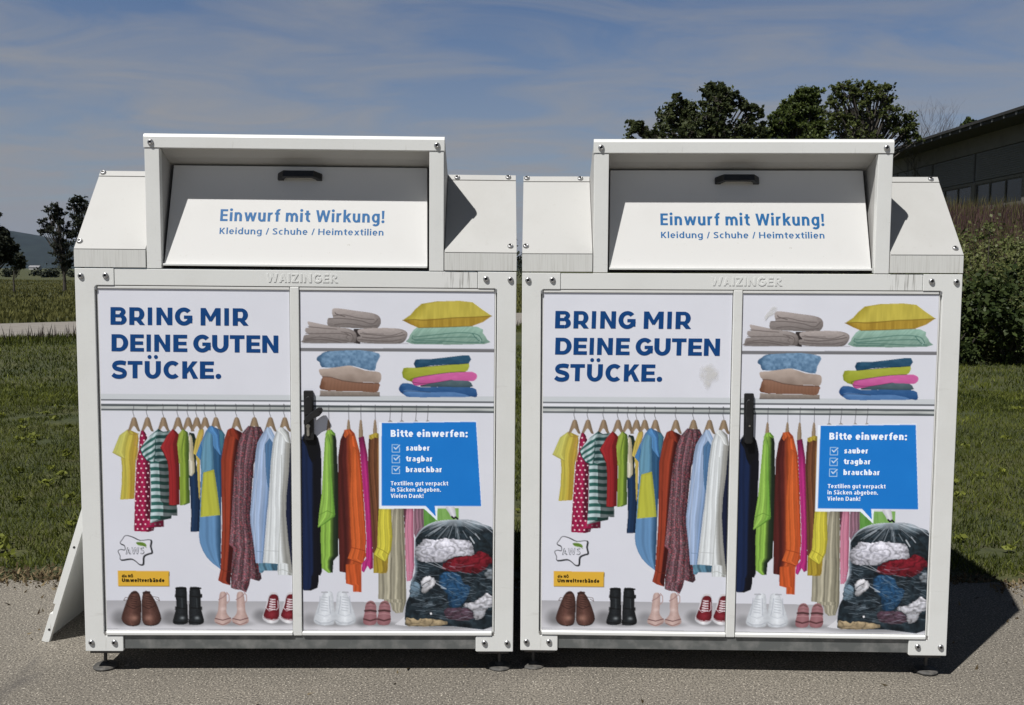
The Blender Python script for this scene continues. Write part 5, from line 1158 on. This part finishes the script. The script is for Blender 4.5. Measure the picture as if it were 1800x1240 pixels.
# ------------------------------------------------------------------ the containers
W, ZB, ZS_, ZFO, ZR_, YR, ZHT = 1.6, 0.086, 1.515, 1.583, 1.887, 0.259, 1.999
HX0, HX1, DEPTH = 0.259, 1.3355, 1.15
_bolt = None
def bolt(parent, p, n=(0, -1, 0), r=.0105):
    global _bolt
    if _bolt is None:
        bm = bmesh.new(); prof = [(0.0112, 0), (0.0112, .0015), (.0100, .0040), (.0075, .0062), (.0052, .0070), (.0048, .0040), (0, .0038)]
        rings = []
        for rr_, h in prof:
            if rr_ == 0: rings.append([bm.verts.new((0, -h, 0))]); continue
            rings.append([bm.verts.new((rr_*math.cos(2*math.pi*k/18), -h, rr_*math.sin(2*math.pi*k/18))) for k in range(18)])
        for ri, (a, b) in enumerate(zip(rings, rings[1:])):
            for k in range(18):
                f = bm.faces.new([a[k], a[(k+1) % 18], b[0]] if len(b) == 1 else [a[k], a[(k+1) % 18], b[(k+1) % 18], b[k]])
                if ri >= 4: f.material_index = 1
                else: f.smooth = True
        bmesh.ops.recalc_face_normals(bm, faces=bm.faces[:])
        _bolt = bpy.data.meshes.new('bolt'); bm.to_mesh(_bolt); bm.free(); _bolt.materials.append(BOLT); _bolt.materials.append(SOCK)
    o = bpy.data.objects.new('bolt', _bolt); COL.objects.link(o); o.parent = parent
    o.location = p; n = Vector(n); o.rotation_euler = Vector((0, -1, 0)).rotation_difference(n).to_euler(); return o

def text_obj(name, body, x0, x1, base, cap, w, depth, m, parent, fn):
    """lettering standing `depth` off a face; fn(x, h, d) maps the text plane to local space"""
    bm = bmesh.new()
    for k, st in enumerate(text_strips(body, w)):
        e = (k % 16)*1.6e-5
        A = [bm.verts.new(fn(x0+a[0]*(x1-x0), base+a[1]*cap, depth+e)) for a, b in st]; B = [bm.verts.new(fn(x0+b[0]*(x1-x0), base+b[1]*cap, depth+e)) for a, b in st]
        for i in range(len(st)-1): bm.faces.new([A[i], A[i+1], B[i+1], B[i]])
        if depth > .0005:
            loop = A+B[::-1]; lo = [bm.verts.new(fn(x0+p[0]*(x1-x0), base+p[1]*cap, 0)) for p in [a for a, b in st]+[b for a, b in st][::-1]]; n = len(loop)
            for i in range(n): bm.faces.new([loop[i], loop[(i+1) % n], lo[(i+1) % n], lo[i]])
    bmesh.ops.recalc_face_normals(bm, faces=bm.faces[:])
    me = bpy.data.meshes.new(name); bm.to_mesh(me); bm.free()
    return link(name, me, m, parent)

def FP(x, t, h=0.0):    # flap surface: t runs up the flap, h stands off it
    return (x, 0.010+.105*t-.962*h, 1.527+.370*t+.273*h)

def make_container():
    root = empty('clothing_container')
    # body shell
    bm = bmesh.new(); bx(bm, .004, W-.004, .034, DEPTH-.004, .10, ZS_-.002); done('body', bm, WHITE, root, .002)
    bm = bmesh.new()
    for a, b in ((.001, HX0-.001), (HX1+.001, W-.001)):
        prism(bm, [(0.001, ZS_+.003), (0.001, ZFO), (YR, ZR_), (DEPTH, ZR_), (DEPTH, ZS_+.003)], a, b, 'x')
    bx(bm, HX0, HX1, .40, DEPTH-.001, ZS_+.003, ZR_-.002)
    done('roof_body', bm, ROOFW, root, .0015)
    # front fascia and flange + bolts as part of each sloping panel
    d = Vector((0, YR, ZR_-ZFO)).normalized(); nn = Vector((0, -d.z, d.y)); L = math.hypot(YR, ZR_-ZFO)
    for a, b, xs in ((.0, HX0-.002, ((.0135, .97), (.221, .967), (.013, .09))), (HX1+.002, W, ((1.373, .955), (1.5705, .966), (1.577, .08)))):
        bm = bmesh.new()
        def SP(x, t, h): q = Vector((x, 0, ZFO))+d*(t*L)+nn*h; return tuple(q)
        for t0, t1, h in ((.002, .925, .0025), (.93, .998, .0045)):
            v = [bm.verts.new(SP(x, t, hh)) for hh in (0.0004, h) for x, t in ((a, t0), (b, t0), (b, t1), (a, t1))]
            for f in ((0, 3, 2, 1), (4, 5, 6, 7), (0, 1, 5, 4), (1, 2, 6, 5), (2, 3, 7, 6), (3, 0, 4, 7)): bm.faces.new([v[i] for i in f])
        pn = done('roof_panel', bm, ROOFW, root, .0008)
        for x, t in xs: bolt(pn, SP(x, t, .003 if t < .9 else .0047), nn)
        bm = bmesh.new(); bx(bm, a, b, -.0015, .0008, ZS_+.004, ZFO-.001); done('fascia', bm, FASCIA, root, .0006)
    # corner posts
    for s in (0, 1):
        P = [(0, ZB), (.138, ZB), (.141, ZB+.003), (.141, .142), (.138, .1455), (.078, .1455), (.070, .153), (.070, 1.446), (.078, 1.4535), (.141, 1.4535), (.141, ZS_), (0, ZS_)]
        if s: P = [(W-x, z) for x, z in P]
        bm = bmesh.new(); prism(bm, P, 0, .033); po = done('corner_post', bm, WHITE, root, .002)
        for x, z in ((.022, 1.487), (.111, 1.489), (.0225, .120), (.108, .1205)):
            bolt(po, ((W-x) if s else x, -.0003, z))
    # top rail with raised lettering
    bm = bmesh.new(); bx(bm, .1425, W-.1425, .0015, .033, 1.4545, ZS_-.001); rail = done('top_rail', bm, RAILM, root, .0015)
    text_obj('raised_lettering', 'WAIZINGER', .690, .948, 1.4705, .031, .20, .0013, WHITE, rail, lambda x, h, dd: (x, .0014-dd, h))
    # doors
    bm = bmesh.new(); bx(bm, .0735, .7725, .0085, .032, .152, 1.4525)
    bx(bm, .080, .7725, .003, .0085, 1.4425, 1.4520)
    ld = done('door', bm, DOORM, root, .0012)
    poster('poster', .0795, .7715, .1655, 1.4415, left_art, left_letters, .0070, ld)
    bm = bmesh.new(); bx(bm, .8095, 1.5265, .0085, .032, .152, 1.4525); bx(bm, .8095, 1.5190, .003, .0085, 1.4425, 1.4520)
    rd = done('door', bm, DOORM, root, .0012)
    poster('poster', .8105, 1.5205, .1655, 1.4405, right_art, right_letters, .0070, rd)
    bm = bmesh.new(); bx(bm, .7745, .8075, .0005, .032, .1465, 1.4535); done('centre_strip', bm, WHITE, root, .0025)
    for a, b, dd in ((.080, .7725, ld), (.8095, 1.5190, rd)):
        bm = bmesh.new(); prism(bm, [(.012, .148), (-.002, .148), (-.004, .151), (-.004, .160), (-.001, .1635), (.012, .1635)], a, b, 'x'); done('drip_rail', bm, WHITE, dd, .0008)
    bm = bmesh.new(); bx(bm, .142, W-.142, .006, .040, .094, .1445); done('bottom_beam', bm, GALV, root, .0015)
    # hinge knuckles at door corners
    for x in (.0735, W-.0735):
        for z in (1.447, .156):
            bm = bmesh.new(); tube(bm, [(x, .004, z-.009), (x, .004, z+.006)], .0045, 10); done('hinge_pin', bm, BOLT, root)
    # hood
    for x in (HX0, HX1-.0555):
        bm = bmesh.new(); bx(bm, x+.0015, x+.054, .0005, .028, ZS_+.001, 1.9470); done('hood_post', bm, WHITE, root, .0015)
    bm = bmesh.new(); prism(bm, [(-.002, 1.9480), (-.002, 1.9870), (.004, 1.9970), (.012, 1.9995), (.030, 1.9965), (.030, 1.9480)], HX0-.001, HX1+.001, 'x')
    hb = done('hood_band', bm, WHITE, root, .001)
    for x in (.284, 1.309): bolt(hb, (x, -.0023, 1.967))
    bm = bmesh.new()
    side = [(.0285, ZS_+.002), (.0285, 1.9960), (.262, ZR_+.003), (.40, ZR_+.003), (.40, ZS_+.002)]
    prism(bm, side, HX0, HX0+.003, 'x'); prism(bm, side, HX1-.003, HX1, 'x')
    prism(bm, [(.0305, 1.9965), (.262, ZR_+.0045), (.40, ZR_+.0045), (.40, ZR_+.0015), (.2620, ZR_+.0015), (.0305, 1.9930)], HX0+.0032, HX1-.0032, 'x')
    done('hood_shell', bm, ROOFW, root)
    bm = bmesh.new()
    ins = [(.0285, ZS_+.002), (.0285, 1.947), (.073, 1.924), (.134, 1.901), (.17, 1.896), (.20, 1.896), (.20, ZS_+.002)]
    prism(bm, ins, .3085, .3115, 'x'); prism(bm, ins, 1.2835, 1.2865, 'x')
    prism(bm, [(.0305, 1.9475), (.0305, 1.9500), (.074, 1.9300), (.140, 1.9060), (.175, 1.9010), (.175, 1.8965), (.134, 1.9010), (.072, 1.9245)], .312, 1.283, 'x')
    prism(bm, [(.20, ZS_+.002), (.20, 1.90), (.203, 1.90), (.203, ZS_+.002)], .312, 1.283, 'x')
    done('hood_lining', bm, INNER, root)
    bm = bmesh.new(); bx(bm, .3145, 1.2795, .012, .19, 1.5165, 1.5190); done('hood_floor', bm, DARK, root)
    # flap, its handle and lettering
    fr = bmesh.new()
    def slab(bm, x0, x1, t0, t1, h0, h1):
        v = [bm.verts.new(FP(x, t, h)) for h in (h0, h1) for x, t in ((x0, t0), (x1, t0), (x1, t1), (x0, t1))]
        for f in ((0, 3, 2, 1), (4, 5, 6, 7), (0, 1, 5, 4), (1, 2, 6, 5), (2, 3, 7, 6), (3, 0, 4, 7)): bm.faces.new([v[i] for i in f])
    v = [fr.verts.new(FP(x, t, h)) for h in (-.012, 0) for x, t in ((.3190, .018), (1.2740, .018), (1.2660, 1.005), (.3270, 1.005))]
    for f in ((0, 3, 2, 1), (4, 5, 6, 7), (0, 1, 5, 4), (1, 2, 6, 5), (2, 3, 7, 6), (3, 0, 4, 7)): fr.faces.new([v[i] for i in f])
    flap = done('flap', fr, FLAPM, root, .0015)
    bm = bmesh.new(); bx(bm, .3190, 1.2740, -.0015, .012, 1.5265, 1.5350); done('flap_lip', bm, WHITE, flap, .0015)
    ft = lambda x, h, dd: FP(x, h, .0003+dd)
    text_obj('lettering', 'Einwurf mit Wirkung!', .5105, 1.1120, .445, .119, .205, 0, INKB, flap, ft)
    text_obj('lettering', 'Kleidung / Schuhe / Heimtextilien', .5115, 1.1105, .3165, .062, .17, 0, INKB, flap, ft)
    bm = bmesh.new(); O = [(.715, 0), (.715, .011), (.722, .020), (.741, .043), (.853, .043), (.872, .020), (.878, .011), (.878, 0), (.857, 0), (.857, .010), (.843, .029), (.751, .029), (.737, .010), (.737, 0)]
    A = [bm.verts.new(FP(x, .858, h)) for x, h in O]; B = [bm.verts.new(FP(x, .922, h)) for x, h in O]
    bm.faces.new(A); bm.faces.new(B[::-1])
    for i in range(len(O)): bm.faces.new([A[i], B[i], B[(i+1) % len(O)], A[(i+1) % len(O)]])
    h = done('handle', bm, BLACK, flap, .0015)
    # lock housing
    bm = bmesh.new(); prism(bm, [(.8235, .895), (.8265, .890), (.8555, .890), (.8585, .895), (.8570, 1.071), (.8545, 1.0745), (.8245, 1.0745), (.8215, 1.071)], .0005, .0098); lk = done('lock_plate', bm, BLACK, rd, .002); lk.location.y = -.0038
    bm = bmesh.new(); prism(bm, [(.826, .985), (.8535, .985), (.8535, 1.040), (.848, 1.050), (.8398, 1.0535), (.8315, 1.050), (.826, 1.040)], -.0035, .0000); done('lock_cover', bm, BLACK, lk, .002)
    # levelling feet
    for fx in (.0485, W-.0505):
        for fy in (.06, DEPTH-.08):
            e = empty('foot', (fx, fy, 0)); e.parent = root; sx = 1 if fx < 1 else -1
            bm = bmesh.new(); bx(bm, -.034 if sx > 0 else -.082, .082 if sx > 0 else .034, -.055, .055, .0765, .0845); done('foot_plate', bm, DARKST, e, .001)
            bm = bmesh.new(); tube(bm, [(0, 0, .014), (0, 0, .077)], .0065, 12); tube(bm, [(0, 0, .069), (0, 0, .0762)], .013, 6); done('threaded_rod', bm, DARKST, e)
            bm = bmesh.new(); tube(bm, [(0, 0, .0), (0, 0, .006), (0, 0, .012), (0, 0, .016), (0, 0, .022)], [.043, .045, .040, .018, .011], 28); done('foot_disc', bm, RUBBER, e)
    return root, rd, lk

# wear of the paint itself: drip marks on the top rail
RAILM = mat('marked_rail_white', (0.745, 0.755, 0.735), 0.42, noise=[((3, 3, 3), 5, (0.68, 0.685, 0.66), 0.45, 0.8)])
_nt2 = RAILM.node_tree; _b = _nt2.nodes['Principled BSDF']; _src = _b.inputs['Base Color'].links[0].from_socket
_t = _nt2.nodes.new('ShaderNodeTexCoord'); _s = _nt2.nodes.new('ShaderNodeSeparateXYZ'); _nt2.links.new(_t.outputs['Object'], _s.inputs[0])
_c = _nt2.nodes.new('ShaderNodeMapRange'); _c.interpolation_type = 'SMOOTHSTEP'; _c.inputs['From Min'].default_value = .045; _c.inputs['From Max'].default_value = .070; _c.inputs['To Min'].default_value = 1; _c.inputs['To Max'].default_value = 0
_a = _nt2.nodes.new('ShaderNodeMath'); _a.operation = 'SUBTRACT'; _a.inputs[1].default_value = 1.385; _nt2.links.new(_s.outputs['X'], _a.inputs[0])
_ab = _nt2.nodes.new('ShaderNodeMath'); _ab.operation = 'ABSOLUTE'; _nt2.links.new(_a.outputs[0], _ab.inputs[0]); _nt2.links.new(_ab.outputs[0], _c.inputs['Value'])
_m = _nt2.nodes.new('ShaderNodeMapping'); _m.inputs['Scale'].default_value = (230, 1, 7); _nt2.links.new(_t.outputs['Object'], _m.inputs[0])
_n = _nt2.nodes.new('ShaderNodeTexNoise'); _n.inputs['Scale'].default_value = 1; _n.inputs['Detail'].default_value = 3; _nt2.links.new(_m.outputs[0], _n.inputs['Vector'])
_r1 = _nt2.nodes.new('ShaderNodeMapRange'); _r1.inputs['From Min'].default_value = .55; _r1.inputs['From Max'].default_value = .66; _nt2.links.new(_n.outputs['Fac'], _r1.inputs['Value'])
_mu = _nt2.nodes.new('ShaderNodeMath'); _mu.operation = 'MULTIPLY'; _nt2.links.new(_r1.outputs[0], _mu.inputs[0]); _nt2.links.new(_c.outputs[0], _mu.inputs[1])
_mu2 = _nt2.nodes.new('ShaderNodeMath'); _mu2.operation = 'MULTIPLY'; _mu2.inputs[1].default_value = .75; _nt2.links.new(_mu.outputs[0], _mu2.inputs[0])
_mm = _nt2.nodes.new('ShaderNodeMix'); _mm.data_type = 'RGBA'; _nt2.links.new(_mu2.outputs[0], _mm.inputs['Factor']); _nt2.links.new(_src, _mm.inputs[6]); _mm.inputs[7].default_value = (.20, .19, .17, 1)
_nt2.links.new(_mm.outputs[2], _b.inputs['Base Color'])
DOORM = mat('door_white', (0.72, 0.72, 0.70), 0.4, noise=[((4, 4, 4), 5, (0.65, 0.65, 0.62), 0.5, 0.85)])
FLAPM = mat('flap_white', (0.665, 0.663, 0.648), 0.55, noise=[((5, 5, 5), 5, (0.64, 0.636, 0.618), 0.55, 0.85), ((70, 70, 70), 2, (0.52, 0.51, 0.47), 0.72, 0.82)], bump=((300, 300, 300), 2, .08, .0005))
DARKST = mat('dark_steel', (0.075, 0.072, 0.068), 0.55, 0.4, noise=[((50, 50, 50), 3, (0.12, 0.105, 0.09), 0.5, 0.8)])

first, rdoor, lplate = make_container()
def copy_tree(o, parent=None):
    c = o.copy(); COL.objects.link(c); c.parent = parent; mp_[o.name] = c
    for ch in list(o.children): copy_tree(ch, c)
    return c
mp_ = {}
second = copy_tree(first)
POS = ((first, -1.5877089739, 3.470079448, .01977728990, .001569457722), (second, .04068491390, 3.5211666582, -.0238730502265, -.003669894696))
for o, x, y, a, rr_ in POS:
    o.rotation_euler = (0, rr_, a); o.location = (x, y, rr_*.8)
    o['group'] = 'clothing containers side by side'; o['category'] = 'donation container'
first['label'] = 'left white clothing container with the board leaning on its side, lock lever turned outward'
second['label'] = 'right white clothing container nearest the shrubs, lock lever folded flat'
# locks differ: lever turned out on the left one, folded down on the right one
LX = lambda u: (u-533)*.00207+.8204
LZ = lambda v: (686-v)*.00208+1.0765
bm = bmesh.new(); prism(bm, [(LX(a), LZ(b)) for a, b in ((535, 739), (538, 733), (555, 719.5), (561, 716), (566, 716), (568.5, 720), (567.5, 725), (562.5, 731), (553, 735), (545, 742), (540, 747), (535, 746))], -.0155, -.0035); done('lock_lever', bm, BLACK, lplate, .0015)
bm = bmesh.new(); tube(bm, [(LX(565), -.0150, LZ(719.5)), (LX(565), -.0195, LZ(719.5))], .0075, 14); done('lever_tip', bm, BLACK, lplate, .001)
bm = bmesh.new(); tube(bm, [(LX(541.5), .0008, LZ(750)), (LX(541.5), -.0045, LZ(750))], .0080, 18); prism(bm, [(LX(541.5)-.0048, LZ(766)), (LX(541.5)-.002, LZ(768)), (LX(541.5)+.002, LZ(768)), (LX(541.5)+.0048, LZ(766)), (LX(541.5)+.0048, LZ(753)), (LX(541.5)-.0048, LZ(753))], -.0042, .0008); done('key_cylinder', bm, STEEL, lplate, .0006)
l2 = mp_[lplate.name]
bm = bmesh.new(); prism(bm, [(.8275, .892), (.8310, .888), (.8480, .888), (.8515, .892), (.8525, 1.040), (.848, 1.049), (.8398, 1.0525), (.8315, 1.049), (.827, 1.040)], -.0095, -.0037); done('lock_lever', bm, BLACK, l2, .002)
bm = bmesh.new(); tube(bm, [(.8410, -.0096, .955), (.8410, -.0108, .955)], .0035, 14); done('key_cylinder', bm, STEEL, l2)
# dried smear on the right container's left poster and by its towels
SMEAR = mat('dried_smear', (0.72, 0.71, 0.68), 0.8)
_q = SMEAR.node_tree; _pb = _q.nodes['Principled BSDF']; _at = _q.nodes.new('ShaderNodeAttribute'); _at.attribute_name = 'fade'
_tx = _q.nodes.new('ShaderNodeTexCoord'); _nn = _q.nodes.new('ShaderNodeTexNoise'); _nn.inputs['Scale'].default_value = 38; _nn.inputs['Detail'].default_value = 5; _q.links.new(_tx.outputs['Object'], _nn.inputs['Vector'])
_ml = _q.nodes.new('ShaderNodeMath'); _ml.operation = 'MULTIPLY'; _q.links.new(_at.outputs['Fac'], _ml.inputs[0]); _q.links.new(_nn.outputs['Fac'], _ml.inputs[1])
_mr = _q.nodes.new('ShaderNodeMapRange'); _mr.inputs['From Min'].default_value = .16; _mr.inputs['From Max'].default_value = .5; _mr.inputs['To Max'].default_value = .6; _q.links.new(_ml.outputs[0], _mr.inputs['Value']); _q.links.new(_mr.outputs[0], _pb.inputs['Alpha'])
def smear(pts, parent, y):
    P = smooth_pts(pts, 4); c = P.mean(0); n = len(P)
    V = np.concatenate([[[c[0], y, c[1]]], np.column_stack([c[0]+(P[:, 0]-c[0])*.55, np.full(n, y), c[1]+(P[:, 1]-c[1])*.55]), np.column_stack([c[0]+(P[:, 0]-c[0])*1.12, np.full(n, y), c[1]+(P[:, 1]-c[1])*1.12])])
    k = np.arange(n); k2 = (k+1) % n
    F = np.concatenate([np.stack([0*k, 1+k, 1+k2], 1), np.stack([1+k, 1+n+k, 1+n+k2], 1), np.stack([1+k, 1+n+k2, 1+k2], 1)])
    me = np_mesh('dried_smear', V, F); a = me.attributes.new('fade', 'FLOAT', 'POINT'); a.data.foreach_set('value', np.concatenate([[1], np.full(n, .9), np.zeros(n)]).astype(np.float32))
    return link('dried_smear', me, SMEAR, parent)
dl2 = [c for c in second.children if c.name.startswith('door')]
dl2.sort(key=lambda o: min(v.co.x for v in o.data.vertices))
smear([(.655, 1.172), (.672, 1.186), (.700, 1.190), (.722, 1.178), (.735, 1.150), (.728, 1.118), (.705, 1.100), (.690, 1.078), (.672, 1.090), (.658, 1.118), (.648, 1.146)], dl2[0], .0058)
smear([(.905, 1.385), (.918, 1.400), (.935, 1.398), (.944, 1.380), (.930, 1.366), (.902, 1.352), (.890, 1.335), (.884, 1.350), (.894, 1.372)], dl2[1], .0058)

# ------------------------------------------------------------------ loose board leaning on the left container
bd = empty('leaning_board', (-1.905, 3.775, 0)); tag(bd, 'loose white panel leaning against the left side of the left container', 'board')
fo, to, th = (0.0, 0.0), (.312, .955), .030      # foot and top in (x, z)
dv = np.array(to); Lb = np.hypot(*dv); dv = dv/Lb; nv = np.array([-dv[1], dv[0]])   # nv points up and away from the container
def bp(s, w): return (float(dv[0]*s-nv[0]*w), float(dv[1]*s-nv[1]*w+.004))
bm = bmesh.new()
prism(bm, [bp(0, 0), bp(0, th), bp(.150, th), bp(.150, th*.55), bp(.185, th*.55), bp(.185, th), bp(Lb, th), bp(Lb, 0)] if False else [bp(0, 0), bp(0, th), bp(Lb, th), bp(Lb, 0), bp(.165, 0), bp(.165, .010), bp(.122, .010), bp(.122, 0)], 0, .022)
done('edge_strip', bm, WHITE, bd, .001)
bm = bmesh.new(); prism(bm, [bp(.002, .002), bp(.002, .012), bp(Lb-.002, .012), bp(Lb-.002, .002)], .022, .93); done('panel', bm, WHITE, bd, .001)
for s in (.055, .415, .80):
    c0 = bp(s, th*.55); bm = bmesh.new(); tube(bm, [(c0[0], -.0006, c0[1]), (c0[0], .003, c0[1])], .0052, 14); done('screw_hole', bm, SOCK, bd)
